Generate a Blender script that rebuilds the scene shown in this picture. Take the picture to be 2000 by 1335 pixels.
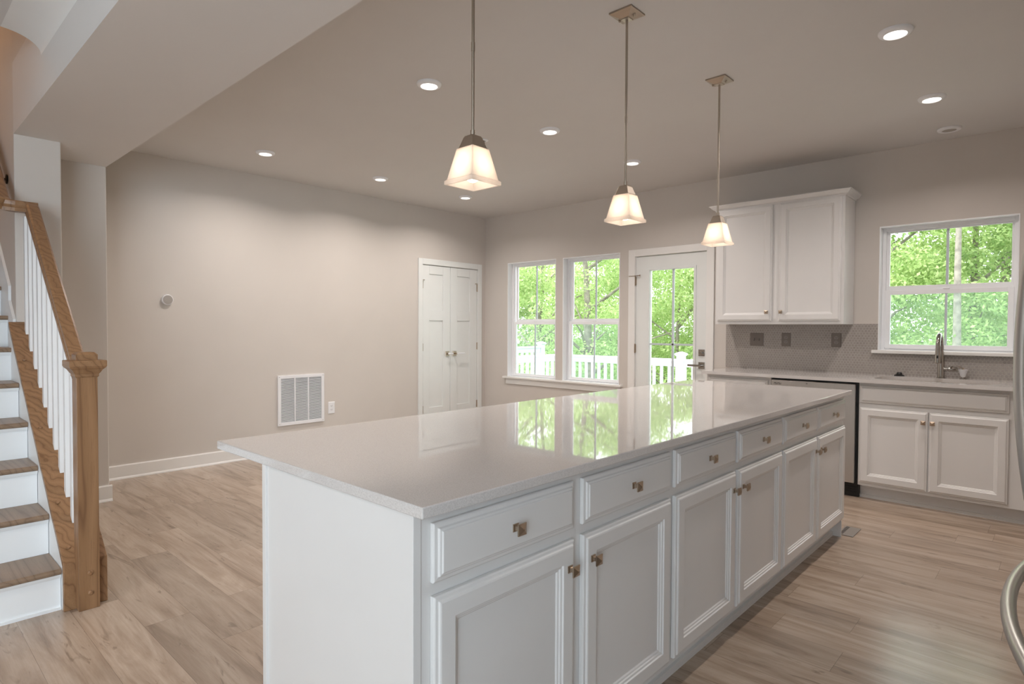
import bpy, bmesh, math, random
import numpy as np
from mathutils import Vector, Matrix, Euler

# ------------------------------------------------------------------ reset
for o in list(bpy.data.objects):
    bpy.data.objects.remove(o, do_unlink=True)
scene = bpy.context.scene
COL = scene.collection
rnd = random.Random(7)

# ------------------------------------------------------------------ camera
F_PX, YAW, PITCH, ROLL = 1175.114, 0.7472911, -0.0230397, 0.0045015
CAM = Vector((5.78603, -5.70848, 1.27318))
fw = Vector((-math.sin(YAW) * math.cos(PITCH), math.cos(YAW) * math.cos(PITCH), math.sin(PITCH)))
rr = Vector((math.cos(YAW), math.sin(YAW), 0))
uu = rr.cross(fw)
r2 = rr * math.cos(ROLL) + uu * math.sin(ROLL)
u2 = -rr * math.sin(ROLL) + uu * math.cos(ROLL)
cd = bpy.data.cameras.new('camera')
cd.sensor_fit = 'HORIZONTAL'
cd.sensor_width = 36.0
cd.lens = 36.0 * F_PX / 2000.0
cd.clip_start = 0.05
cd.clip_end = 300
cam = bpy.data.objects.new('camera', cd)
COL.objects.link(cam)
m3 = Matrix((r2, u2, -fw)).transposed()
cam.matrix_world = Matrix.Translation(CAM) @ m3.to_4x4()
scene.camera = cam

# ------------------------------------------------------------------ view, world, daylight
vs = scene.view_settings
vs.view_transform = 'Standard'
vs.look = 'None'
vs.gamma = 1.0
vs.use_curve_mapping = False
vs.exposure = 0.0

world = bpy.data.worlds.new('overcast_sky')
scene.world = world
world.use_nodes = True
wn = world.node_tree
bg = wn.nodes['Background']
wtc = wn.nodes.new('ShaderNodeTexCoord')
wmap = wn.nodes.new('ShaderNodeMapping')
wmap.inputs['Scale'].default_value = (2.0, 2.0, 5.0)
wno = wn.nodes.new('ShaderNodeTexNoise')
wno.inputs['Scale'].default_value = 1.6
wno.inputs['Detail'].default_value = 4
wrp = wn.nodes.new('ShaderNodeValToRGB')
wrp.color_ramp.elements[0].color = (0.86, 0.93, 1.0, 1)
wrp.color_ramp.elements[1].color = (1.0, 1.0, 1.0, 1)
wn.links.new(wtc.outputs['Generated'], wmap.inputs['Vector'])
wn.links.new(wmap.outputs['Vector'], wno.inputs['Vector'])
wn.links.new(wno.outputs['Fac'], wrp.inputs['Fac'])
wn.links.new(wrp.outputs['Color'], bg.inputs['Color'])
bg.inputs['Strength'].default_value = 4.0


def add_light(name, kind, loc, energy, color, rot=None, parent=None, **kw):
    d = bpy.data.lights.new(name, kind)
    d.energy = energy
    d.color = color
    for k, v in kw.items():
        setattr(d, k, v)
    o = bpy.data.objects.new(name, d)
    COL.objects.link(o)
    o.location = loc
    if rot:
        o.rotation_euler = rot
    if parent:
        o.parent = parent
    return o


add_light('sun', 'SUN', (0, 0, 30), 5.0, (1.0, 0.96, 0.88), (math.radians(20), math.radians(-34), 0), angle=math.radians(12))
DAY = (0.68, 0.86, 1.0)
# daylight arriving at the wide front-room window (behind the camera)
add_light('daylight_side_window', 'AREA', (6.66, -7.9, 1.45), 120, DAY, (0, math.radians(90), 0), shape='RECTANGLE', size=1.9, size_y=3.0)


# portals guide the sky light through the real openings of the back wall
for px_, pz_, sx_, sz_ in ((0.82, 1.38, 0.79, 1.46), (1.725, 1.38, 0.79, 1.46), (2.75, 1.09, 0.5, 1.6), (5.066, 1.61, 0.88, 1.0)):
    pl_ = add_light('window_portal', 'AREA', (px_, 0.14, pz_), 1, (1, 1, 1), (math.radians(-90), 0, 0), shape='RECTANGLE', size=sx_, size_y=sz_)
    pl_.data.cycles.is_portal = True


# ------------------------------------------------------------------ material helpers
def srgb(*c):
    out = []
    for v in c:
        v = v / 255.0
        out.append(v / 12.92 if v <= 0.04045 else ((v + 0.055) / 1.055) ** 2.4)
    return (out[0], out[1], out[2], 1.0)


class NT:
    def __init__(self, name):
        self.m = bpy.data.materials.new(name)
        self.m.use_nodes = True
        self.t = self.m.node_tree
        self.bsdf = self.t.nodes['Principled BSDF']
        self.out = self.t.nodes['Material Output']

    def n(self, typ, **kw):
        nd = self.t.nodes.new(typ)
        for k, v in kw.items():
            if k.startswith('i_'):
                nd.inputs[k[2:].replace('_', ' ')].default_value = v
            else:
                setattr(nd, k, v)
        return nd

    def l(self, a, b):
        self.t.links.new(a, b)

    def math(self, op, a, b=None, c=None):
        nd = self.t.nodes.new('ShaderNodeMath')
        nd.operation = op
        for i, v in enumerate((a, b, c)):
            if v is None:
                continue
            if isinstance(v, (int, float)):
                nd.inputs[i].default_value = v
            else:
                self.l(v, nd.inputs[i])
        return nd.outputs[0]

    def mix(self, fac, a, b, blend='MIX'):
        nd = self.t.nodes.new('ShaderNodeMix')
        nd.data_type = 'RGBA'
        nd.blend_type = blend
        for idx, v in ((0, fac), (6, a), (7, b)):
            if isinstance(v, (int, float, tuple)):
                nd.inputs[idx].default_value = v
            else:
                self.l(v, nd.inputs[idx])
        return nd.outputs[2]

    def ramp(self, fac, stops):
        nd = self.t.nodes.new('ShaderNodeValToRGB')
        el = nd.color_ramp.elements
        while len(el) > 1:
            el.remove(el[-1])
        el[0].position, el[0].color = stops[0]
        for p, c in stops[1:]:
            e = el.new(p)
            e.color = c
        self.l(fac, nd.inputs['Fac'])
        return nd.outputs['Color']

    def coords(self, scale=(1, 1, 1), rot=(0, 0, 0), kind='Object'):
        tc = self.t.nodes.new('ShaderNodeTexCoord')
        mp = self.t.nodes.new('ShaderNodeMapping')
        mp.inputs['Scale'].default_value = scale
        mp.inputs['Rotation'].default_value = rot
        self.l(tc.outputs[kind], mp.inputs['Vector'])
        return mp.outputs['Vector']

    def noise(self, vec, scale, detail=3, rough=0.5, dist=0.0):
        nd = self.n('ShaderNodeTexNoise')
        nd.inputs['Scale'].default_value = scale
        nd.inputs['Detail'].default_value = detail
        nd.inputs['Roughness'].default_value = rough
        nd.inputs['Distortion'].default_value = dist
        self.l(vec, nd.inputs['Vector'])
        return nd.outputs['Fac']

    def bump(self, h, strength, dist=0.002):
        nd = self.n('ShaderNodeBump')
        nd.inputs['Strength'].default_value = strength
        nd.inputs['Distance'].default_value = dist
        self.l(h, nd.inputs['Height'])
        self.l(nd.outputs['Normal'], self.bsdf.inputs['Normal'])


def paint(name, col, rough=0.5, var=0.03, scale=6, bump=0.0, metal=0.0, bscale=250, spec=0.5, coat=0.0):
    t = NT(name)
    v = t.coords()
    f = t.noise(v, scale, 4)
    a = tuple(max(0, c * (1 - var)) for c in col[:3]) + (1,)
    b = tuple(min(1, c * (1 + var)) for c in col[:3]) + (1,)
    t.l(t.ramp(f, [(0.3, a), (0.7, b)]), t.bsdf.inputs['Base Color'])
    t.bsdf.inputs['Roughness'].default_value = rough
    t.bsdf.inputs['Metallic'].default_value = metal
    t.bsdf.inputs['Specular IOR Level'].default_value = spec
    t.bsdf.inputs['Coat Weight'].default_value = coat
    if bump:
        t.bump(t.noise(v, bscale, 2), bump, 0.001)
    return t.m


def oak(name, axis, tilt=0.0, base=((118, 85, 58), (141, 106, 74), (154, 118, 85))):
    t = NT(name)
    base_v = t.coords((1, 1, 1), (0, tilt, 0))

    def scaled(sc):
        mp = t.n('ShaderNodeMapping')
        mp.inputs['Scale'].default_value = sc
        t.l(base_v, mp.inputs['Vector'])
        return mp.outputs['Vector']
    v = scaled({'x': (0.5, 7, 7), 'z': (7, 7, 0.5)}[axis])
    big = t.noise(v, 1.2, 2, 0.5, 0.2)
    sp = t.n('ShaderNodeSeparateXYZ')
    t.l(base_v, sp.inputs[0])
    across = t.math('ADD', sp.outputs['Y'], t.math('MULTIPLY', sp.outputs['Z' if axis == 'x' else 'X'], 0.8))
    bands = t.math('FRACT', t.math('ADD', t.math('MULTIPLY', across, 24.0), t.math('MULTIPLY', big, 4.5)))
    v2 = scaled({'x': (3, 90, 90), 'z': (90, 90, 3)}[axis])
    fine = t.noise(v2, 3.0, 4, 0.65)
    c = t.ramp(bands, [(0.0, srgb(*base[0])), (0.10, srgb(*base[1])), (0.5, srgb(*base[2])), (0.92, srgb(*base[1])), (1.0, srgb(*base[0]))])
    c = t.mix(t.math('MULTIPLY', t.math('GREATER_THAN', fine, 0.58), 0.35), c, srgb(*base[0]))
    t.l(c, t.bsdf.inputs['Base Color'])
    t.bsdf.inputs['Roughness'].default_value = 0.38
    t.bump(fine, 0.12, 0.001)
    return t.m


def floor_mat():
    t = NT('wide_oak_planks')
    tc = t.n('ShaderNodeTexCoord')
    sp = t.n('ShaderNodeSeparateXYZ')
    t.l(tc.outputs['Object'], sp.inputs[0])
    x, y = sp.outputs['X'], sp.outputs['Y']
    W, LEN = 0.182, 1.22
    row = t.math('FLOOR', t.math('DIVIDE', y, W))
    wn1 = t.n('ShaderNodeTexWhiteNoise', noise_dimensions='1D')
    t.l(row, wn1.inputs['W'])
    xs = t.math('ADD', x, t.math('MULTIPLY', wn1.outputs['Value'], LEN))
    colm = t.math('FLOOR', t.math('DIVIDE', xs, LEN))
    cmb = t.n('ShaderNodeCombineXYZ')
    t.l(row, cmb.inputs[0])
    t.l(colm, cmb.inputs[1])
    wn2 = t.n('ShaderNodeTexWhiteNoise', noise_dimensions='2D')
    t.l(cmb.outputs[0], wn2.inputs['Vector'])
    tone = wn2.outputs['Value']
    # grain coordinates, shifted per plank
    off = t.math('MULTIPLY', tone, 37.0)
    g = t.n('ShaderNodeCombineXYZ')
    t.l(t.math('ADD', t.math('MULTIPLY', x, 0.9), off), g.inputs[0])
    t.l(t.math('ADD', t.math('MULTIPLY', y, 7.0), off), g.inputs[1])
    cath = t.noise(g.outputs[0], 1.5, 5, 0.6, 0.9)
    g2 = t.n('ShaderNodeCombineXYZ')
    t.l(t.math('ADD', t.math('MULTIPLY', x, 3.0), off), g2.inputs[0])
    t.l(t.math('ADD', t.math('MULTIPLY', y, 70.0), off), g2.inputs[1])
    fine = t.noise(g2.outputs[0], 1.6, 4, 0.7)
    c = t.ramp(cath, [(0.22, srgb(126, 107, 92)), (0.40, srgb(158, 139, 122)), (0.56, srgb(178, 160, 143)), (0.78, srgb(190, 173, 156))])
    c = t.mix(t.math('MULTIPLY', t.math('SUBTRACT', fine, 0.38), 0.75), c, srgb(126, 104, 84))
    # knots and dark streaks
    g3 = t.n('ShaderNodeCombineXYZ')
    t.l(t.math('ADD', t.math('MULTIPLY', x, 1.8), off), g3.inputs[0])
    t.l(t.math('ADD', t.math('MULTIPLY', y, 9.0), off), g3.inputs[1])
    kn = t.noise(g3.outputs[0], 1.9, 3, 0.6, 1.6)
    kf = t.ramp(kn, [(0.62, (0, 0, 0, 1)), (0.70, (1, 1, 1, 1))])
    c = t.mix(t.math('MULTIPLY', kf, 0.42), c, srgb(92, 74, 60))
    bright = t.math('ADD', t.math('MULTIPLY', tone, 0.22), 0.88)
    hs = t.n('ShaderNodeHueSaturation')
    t.l(c, hs.inputs['Color'])
    t.l(bright, hs.inputs['Value'])
    c = hs.outputs['Color']
    fy = t.math('FRACT', t.math('DIVIDE', y, W))
    fx = t.math('FRACT', t.math('DIVIDE', xs, LEN))
    sy = t.math('LESS_THAN', fy, 0.009)
    sx = t.math('LESS_THAN', fx, 0.0016)
    seam = t.math('MAXIMUM', sy, sx)
    c = t.mix(t.math('MULTIPLY', seam, 0.45), c, srgb(84, 66, 52))
    t.l(c, t.bsdf.inputs['Base Color'])
    rg = t.math('ADD', t.math('MULTIPLY', fine, 0.12), 0.17)
    t.l(rg, t.bsdf.inputs['Roughness'])
    t.bump(t.math('SUBTRACT', t.math('MULTIPLY', fine, 0.25), seam), 0.18, 0.0015)
    return t.m


def tile_mat():
    # small round mosaic tiles laid in a staggered lattice, paler grout
    t = NT('grey_penny_tile')
    tc = t.n('ShaderNodeTexCoord')
    sp = t.n('ShaderNodeSeparateXYZ')
    t.l(tc.outputs['Object'], sp.inputs[0])
    x, z = sp.outputs['X'], sp.outputs['Z']
    p, q = 0.0235, 0.0235 * 1.732

    def cell(ox, oz):
        a = t.math('SUBTRACT', t.math('FRACT', t.math('ADD', t.math('DIVIDE', x, p), ox)), 0.5)
        b = t.math('SUBTRACT', t.math('FRACT', t.math('ADD', t.math('DIVIDE', z, q), oz)), 0.5)
        a = t.math('MULTIPLY', a, p)
        b = t.math('MULTIPLY', b, q)
        return t.math('SQRT', t.math('ADD', t.math('MULTIPLY', a, a), t.math('MULTIPLY', b, b)))
    d = t.math('MINIMUM', cell(0.0, 0.0), cell(0.5, 0.5))
    f = t.ramp(t.math('DIVIDE', d, 0.0125), [(0.80, (0, 0, 0, 1)), (0.90, (1, 1, 1, 1))])
    v = t.coords((60, 60, 60))
    n = t.noise(v, 1.0, 2)
    tile = t.ramp(n, [(0.3, srgb(150, 143, 138)), (0.7, srgb(164, 157, 151))])
    t.l(t.mix(f, tile, srgb(174, 167, 161)), t.bsdf.inputs['Base Color'])
    t.l(t.math('ADD', t.math('MULTIPLY', f, 0.5), 0.16), t.bsdf.inputs['Roughness'])
    t.bump(t.math('SUBTRACT', 1.0, t.math('POWER', t.math('DIVIDE', d, 0.0125), 4.0)), 0.5, 0.0015)
    return t.m


def quartz_mat():
    t = NT('white_speckled_quartz')
    v = t.coords()
    n1 = t.noise(v, 420, 2, 0.6)
    n2 = t.noise(v, 900, 1, 0.5)
    c = t.ramp(n1, [(0.30, srgb(194, 190, 187)), (0.46, srgb(207, 202, 199)), (0.64, srgb(216, 212, 209))])
    c = t.mix(t.math('MULTIPLY', t.math('GREATER_THAN', n2, 0.72), 0.25), c, srgb(160, 155, 150))
    t.l(c, t.bsdf.inputs['Base Color'])
    t.bsdf.inputs['Roughness'].default_value = 0.03
    t.bsdf.inputs['IOR'].default_value = 1.75
    return t.m


def glass_mat(name, tint=(1, 1, 1, 1), refl=0.08, haze=0.0):
    t = NT(name)
    tr = t.n('ShaderNodeBsdfTransparent')
    v = t.coords((1, 1, 1))
    nz = t.noise(v, 1.3, 2)
    tint2 = tuple(c * 0.98 for c in tint[:3]) + (1,)
    t.l(t.ramp(nz, [(0.3, tint2), (0.7, tint)]), tr.inputs['Color'])
    gl = t.n('ShaderNodeBsdfGlossy')
    gl.inputs['Roughness'].default_value = 0.01
    lw = t.n('ShaderNodeFresnel')
    lw.inputs['IOR'].default_value = 1.35
    mx = t.n('ShaderNodeMixShader')
    t.l(t.math('MULTIPLY', lw.outputs[0], refl / 0.022 * 0.4), mx.inputs[0])
    t.l(tr.outputs[0], mx.inputs[1])
    t.l(gl.outputs[0], mx.inputs[2])
    last = mx.outputs[0]
    if haze:
        df = t.n('ShaderNodeBsdfTranslucent')
        df.inputs['Color'].default_value = (0.8, 0.95, 0.95, 1)
        m2 = t.n('ShaderNodeMixShader')
        m2.inputs[0].default_value = haze
        t.l(last, m2.inputs[1])
        t.l(df.outputs[0], m2.inputs[2])
        last = m2.outputs[0]
    t.l(last, t.out.inputs['Surface'])
    return t.m


def leaf_mat(name, dark, mid, light, trans=0.5):
    t = NT(name)
    geo = t.n('ShaderNodeNewGeometry')
    v = t.coords((1, 1, 1))
    n = t.noise(v, 0.9, 3)
    f = t.math('ADD', t.math('MULTIPLY', geo.outputs['Random Per Island'], 0.6), t.math('MULTIPLY', n, 0.4))
    c = t.ramp(f, [(0.15, dark), (0.5, mid), (0.85, light)])
    df = t.n('ShaderNodeBsdfDiffuse')
    tl = t.n('ShaderNodeBsdfTranslucent')
    t.l(c, df.inputs['Color'])
    t.l(c, tl.inputs['Color'])
    mx = t.n('ShaderNodeMixShader')
    mx.inputs[0].default_value = trans
    t.l(df.outputs[0], mx.inputs[1])
    t.l(tl.outputs[0], mx.inputs[2])
    t.l(mx.outputs[0], t.out.inputs['Surface'])
    return t.m


def emit_mat(name, col, strength):
    t = NT(name)
    v = t.coords()
    n = t.noise(v, 30, 1)
    c2 = tuple(c * 0.97 for c in col[:3]) + (1,)
    t.l(t.ramp(n, [(0.3, c2), (0.7, col)]), t.bsdf.inputs['Emission Color'])
    t.bsdf.inputs['Emission Strength'].default_value = strength
    t.bsdf.inputs['Base Color'].default_value = (0.9, 0.9, 0.88, 1)
    return t.m


def frosted_mat():
    t = NT('frosted_glass')
    v = t.coords()
    n = t.noise(v, 14, 2)
    c = t.ramp(n, [(0.3, (0.93, 0.86, 0.79, 1)), (0.7, (0.97, 0.91, 0.85, 1))])
    tl = t.n('ShaderNodeBsdfTranslucent')
    df = t.n('ShaderNodeBsdfDiffuse')
    gl = t.n('ShaderNodeBsdfGlossy')
    gl.inputs['Roughness'].default_value = 0.35
    t.l(c, tl.inputs['Color'])
    t.l(c, df.inputs['Color'])
    m1 = t.n('ShaderNodeMixShader')
    m1.inputs[0].default_value = 0.35
    t.l(tl.outputs[0], m1.inputs[1])
    t.l(df.outputs[0], m1.inputs[2])
    m2 = t.n('ShaderNodeMixShader')
    m2.inputs[0].default_value = 0.06
    t.l(m1.outputs[0], m2.inputs[1])
    t.l(gl.outputs[0], m2.inputs[2])
    t.l(m2.outputs[0], t.out.inputs['Surface'])
    return t.m


def brushed(name, col, rough, axis_scale=(2, 2, 200)):
    t = NT(name)
    v = t.coords(axis_scale)
    n = t.noise(v, 4, 3, 0.6)
    a = tuple(c * 0.92 for c in col[:3]) + (1,)
    t.l(t.ramp(n, [(0.3, a), (0.7, col)]), t.bsdf.inputs['Base Color'])
    t.bsdf.inputs['Metallic'].default_value = 1.0
    t.l(t.math('ADD', t.math('MULTIPLY', n, 0.12), rough), t.bsdf.inputs['Roughness'])
    return t.m


M = {
    'wall': paint('greige_wall_paint', srgb(208, 201, 194), 0.75, 0.012, 3, 0.04),
    'ceil': paint('flat_ceiling_paint', srgb(210, 206, 203), 0.9, 0.012, 2, 0.03),
    'beam': paint('soffit_paint', srgb(216, 211, 207), 0.85, 0.012, 2, 0.03),
    'trim': paint('white_trim_paint', srgb(236, 234, 231), 0.4, 0.01),
    'vinyl': paint('white_window_vinyl', srgb(247, 248, 250), 0.35, 0.01),
    'cab': paint('white_cabinet_paint', srgb(222, 220, 218), 0.36, 0.01),
    'riser': paint('white_stair_paint', srgb(238, 240, 241), 0.45, 0.01),
    'door': paint('white_door_paint', srgb(230, 232, 230), 0.45, 0.01),
    'floor': floor_mat(),
    'oak_z': oak('upright_oak', 'z'),
    'oak_x': oak('level_oak', 'x'),
    'oak_s': oak('sloping_oak', 'x', math.atan2(0.1915, 0.254)),
    'tread': oak('tread_oak', 'x', 0, ((118, 97, 79), (136, 114, 94), (146, 123, 101))),
    'quartz': quartz_mat(),
    'tile': tile_mat(),
    'nickel': brushed('brushed_nickel', srgb(176, 170, 164), 0.12),
    'pendant': brushed('satin_nickel', srgb(184, 172, 158), 0.34),
    'bronze': brushed('warm_nickel', srgb(182, 165, 147), 0.25),
    'steel': brushed('stainless_steel', srgb(206, 203, 200), 0.3, (200, 2, 2)),
    'chrome': paint('polished_chrome', srgb(205, 205, 205), 0.08, 0.01, metal=1.0),
    'black': paint('black_plastic', srgb(16, 16, 17), 0.4, 0.05),
    'dark': paint('dark_recess', srgb(22, 21, 20), 0.8, 0.05),
    'plate': paint('grey_wall_plate', srgb(118, 109, 103), 0.4, 0.02),
    'plate_in': paint('pale_grey_socket', srgb(140, 134, 128), 0.4, 0.02),
    'white_pl': paint('white_plastic', srgb(236, 236, 238), 0.4, 0.01),
    'grey_pl': paint('grey_plastic', srgb(168, 162, 156), 0.5, 0.02),
    'sink': paint('beige_composite', srgb(176, 163, 152), 0.35, 0.02),
    'glass': glass_mat('clear_pane', (0.98, 1.0, 0.99, 1), 0.06),
    'glass_low': glass_mat('tinted_pane', (0.92, 0.985, 0.965, 1), 0.05, 0.05),
    'muntin': paint('grey_white_grille', srgb(205, 212, 218), 0.4, 0.01),
    'frost': frosted_mat(),
    'bulb': emit_mat('warm_bulb', (1.0, 0.86, 0.72, 1), 10),
    'diffuser': emit_mat('warm_diffuser', (1.0, 0.93, 0.86, 1), 5.0),
    'iron': paint('dark_bracket_metal', srgb(38, 30, 26), 0.4, 0.05, metal=0.6),
    'composite': paint('white_rail_vinyl', srgb(214, 218, 222), 0.5, 0.01),
    'deck': paint('grey_deck_board', srgb(200, 198, 194), 0.7, 0.08, 20),
    'bark': paint('tree_bark', srgb(140, 132, 124), 0.9, 0.35, 9, 0.6, bscale=20),
    'grass': paint('meadow_grass', srgb(96, 124, 68), 0.9, 0.35, 3),
    'leaf_a': leaf_mat('spring_leaves', srgb(154, 178, 114), srgb(194, 214, 148), srgb(220, 230, 180)),
    'leaf_b': leaf_mat('bright_leaves', srgb(146, 174, 112), srgb(186, 209, 143), srgb(214, 226, 174)),
    'leaf_c': leaf_mat('dense_leaves', srgb(136, 163, 108), srgb(174, 197, 136), srgb(204, 216, 164)),
    'siding': paint('pale_siding', srgb(226, 222, 214), 0.8, 0.03),
    'frit': paint('dark_freezer_side', srgb(66, 52, 44), 0.5, 0.04),
}


# ------------------------------------------------------------------ mesh helpers
class MB:
    def __init__(self):
        self.bm = bmesh.new()

    def face(self, pts):
        vs_ = [self.bm.verts.new(p) for p in pts]
        return self.bm.faces.new(vs_)

    def box(self, x0, x1, y0, y1, z0, z1):
        v = [self.bm.verts.new(p) for p in ((x0, y0, z0), (x1, y0, z0), (x1, y1, z0), (x0, y1, z0), (x0, y0, z1), (x1, y0, z1), (x1, y1, z1), (x0, y1, z1))]
        for f in ((0, 3, 2, 1), (4, 5, 6, 7), (0, 1, 5, 4), (1, 2, 6, 5), (2, 3, 7, 6), (3, 0, 4, 7)):
            self.bm.faces.new([v[i] for i in f])
        return self

    def loft(self, loops, cap=True, closed=True):
        rows = [[self.bm.verts.new(p) for p in lp] for lp in loops]
        n = len(rows[0])
        for a, b in zip(rows[:-1], rows[1:]):
            for i in range(n if closed else n - 1):
                j = (i + 1) % n
                self.bm.faces.new((a[i], a[j], b[j], b[i]))
        if cap:
            self.bm.faces.new(list(reversed(rows[0])))
            self.bm.faces.new(rows[-1])
        return self

    def prism(self, pts, axis, a0, a1):
        def mk(p, a):
            return {'x': (a, p[0], p[1]), 'y': (p[0], a, p[1]), 'z': (p[0], p[1], a)}[axis]
        return self.loft([[mk(p, a0) for p in pts], [mk(p, a1) for p in pts]])

    def lathe(self, prof, c, axis='z', seg=32, cap=True):
        loops = []
        for r, h in prof:
            lp = []
            for i in range(seg):
                a = 2 * math.pi * i / seg
                u, v = r * math.cos(a), r * math.sin(a)
                p = {'z': (u, v, h), 'x': (h, u, v), 'y': (u, h, v)}[axis]
                lp.append((c[0] + p[0], c[1] + p[1], c[2] + p[2]))
            loops.append(lp)
        return self.loft(loops, cap)

    def sweep(self, path, prof, up=(0, 0, 1), cap=True):
        # prof: (side, up) pairs, or a radius
        if isinstance(prof, (int, float)):
            r = prof
            prof = [(r * math.cos(2 * math.pi * i / 12), r * math.sin(2 * math.pi * i / 12)) for i in range(12)]
        path = [Vector(p) for p in path]
        up = Vector(up)
        loops = []
        for i, p in enumerate(path):
            d0 = (p - path[i - 1]).normalized() if i > 0 else None
            d1 = (path[i + 1] - p).normalized() if i < len(path) - 1 else None
            d0 = d0 or d1
            d1 = d1 or d0
            t = (d0 + d1).normalized()
            s = t.cross(up)
            if s.length < 1e-4:
                s = t.cross(Vector((1, 0, 0)))
            s.normalize()
            n = s.cross(t).normalized()
            k = 1.0 / max(0.4, t.dot(d1))
            loops.append([tuple(p + s * a + n * b * k) for a, b in prof])
        return self.loft(loops, cap)

    def panel(self, mp, u0, u1, v0, v1, rings):
        # concentric rectangular steps: rings = [(inset, depth), ...]
        loops = []
        for ins, dep in rings:
            a0, a1, b0, b1 = u0 + ins, u1 - ins, v0 + ins, v1 - ins
            loops.append([mp(a0, b0, dep), mp(a1, b0, dep), mp(a1, b1, dep), mp(a0, b1, dep)])
        return self.loft(loops, True)

    def build(self, name, mat, parent=None, bevel=0.0, smooth=False, origin=None, seg=2):
        bmesh.ops.recalc_face_normals(self.bm, faces=self.bm.faces[:])
        off = Vector(origin) if origin is not None else (OFF.get(parent.name, Vector()) if parent else Vector())
        if off.length:
            bmesh.ops.translate(self.bm, verts=self.bm.verts[:], vec=-off)
        me = bpy.data.meshes.new(name)
        self.bm.to_mesh(me)
        self.bm.free()
        me.materials.append(M[mat])
        if smooth:
            for p in me.polygons:
                p.use_smooth = True
        o = bpy.data.objects.new(name, me)
        COL.objects.link(o)
        if parent:
            o.parent = parent
            OFF[o.name] = off
        else:
            o.location = off
            OFF[o.name] = off
        if bevel:
            b = o.modifiers.new('bevel', 'BEVEL')
            b.width = bevel
            b.segments = seg
            b.limit_method = 'ANGLE'
            b.angle_limit = math.radians(40)
        if smooth:
            e = o.modifiers.new('edges', 'EDGE_SPLIT')
            e.split_angle = math.radians(40)
        return o


OFF = {}


def tag(o, label=None, cat=None, group=None, kind=None):
    if label:
        o['label'] = label
    if cat:
        o['category'] = cat
    if group:
        o['group'] = group
    if kind:
        o['kind'] = kind
    return o


def thing(name, loc, label=None, cat=None, group=None, kind=None):
    o = bpy.data.objects.new(name, None)
    COL.objects.link(o)
    o.location = loc
    o.empty_display_size = 0.1
    OFF[o.name] = Vector(loc)
    return tag(o, label, cat, group, kind)


def dup(root, loc, label):
    def cp(o, parent):
        c = o.copy()
        COL.objects.link(c)
        if parent:
            c.parent = parent
        OFF[c.name] = Vector(loc)
        for ch in list(o.children):
            cp(ch, c)
        return c
    r = cp(root, None)
    r.location = loc
    r['label'] = label
    return r


def simple(mb, name, mat, label, cat, group=None, bevel=0.0, smooth=False, origin=None):
    return tag(mb.build(name, mat, None, bevel, smooth, origin), label, cat, group)


def wall_grid(axis, t0, t1, a0, a1, z0, z1, holes):
    # wall slab with rectangular holes (a_lo, a_hi, z_lo, z_hi)
    mb = MB()
    As = sorted({a0, a1, *[h[0] for h in holes], *[h[1] for h in holes]})
    Zs = sorted({z0, z1, *[h[2] for h in holes], *[h[3] for h in holes]})
    for i in range(len(As) - 1):
        zs = None
        for j in range(len(Zs) - 1):
            ca, cz = (As[i] + As[i + 1]) / 2, (Zs[j] + Zs[j + 1]) / 2
            solid = not any(h[0] < ca < h[1] and h[2] < cz < h[3] for h in holes)
            if solid and zs is None:
                zs = Zs[j]
            if zs is not None and (not solid or j == len(Zs) - 2):
                ze = Zs[j + 1] if solid else Zs[j]
                if axis == 'y':
                    mb.box(As[i], As[i + 1], t0, t1, zs, ze)
                else:
                    mb.box(t0, t1, As[i], As[i + 1], zs, ze)
                zs = None
    return mb


# ------------------------------------------------------------------ room shell
H = 2.74
ZB = 2.42           # underside of the dropped beam
WIN = [(0.420, 1.219), (1.326, 2.123)]
WZ = (0.6486, 2.1127)
DOOR = (2.312, 3.145)
KW = (4.6234, 5.5084)
KZ = (1.1065, 2.1203)
XR = 6.5            # right wall
YF = -10.0          # front wall

tag(MB().box(-2.6, XR + 0.15, YF - 0.15, 0.15, -0.2, 0.0).build('floor', 'floor'), kind='structure')
tag(MB().box(-0.15, XR + 0.15, -4.62, 0.15, H, H + 0.12).build('ceiling', 'ceil'), kind='structure')
fc = MB()
fc.box(1.967, XR + 0.15, -6.15, -5.0, 2.72, 2.86)
fc.box(-2.6, XR + 0.15, YF - 0.15, -6.15, 2.72, 2.86)
tag(fc.build('ceiling', 'ceil'), kind='structure')
tag(wall_grid('y', 0.0, 0.15, -0.15, XR + 0.15, 0, H, [(a, b, WZ[0], WZ[1]) for a, b in WIN] + [(DOOR[0], DOOR[1], 0, 2.062), (KW[0], KW[1], KZ[0], KZ[1])]).build('wall_back', 'wall'), kind='structure')
tag(wall_grid('x', -0.14, 0.0, -4.86, 0.0, 0, H, [(-1.078, -0.152, 0, 2.043)]).build('wall_left', 'wall'), kind='structure')
tag(wall_grid('x', XR, XR + 0.15, YF, 0.0, 0, H, [(-9.4, -6.4, 0.5, 2.4)]).build('wall_right', 'wall'), kind='structure')
tag(wall_grid('y', YF - 0.15, YF, -2.6, XR, 0, H, []).build('wall_front', 'wall'), kind='structure')
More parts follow.
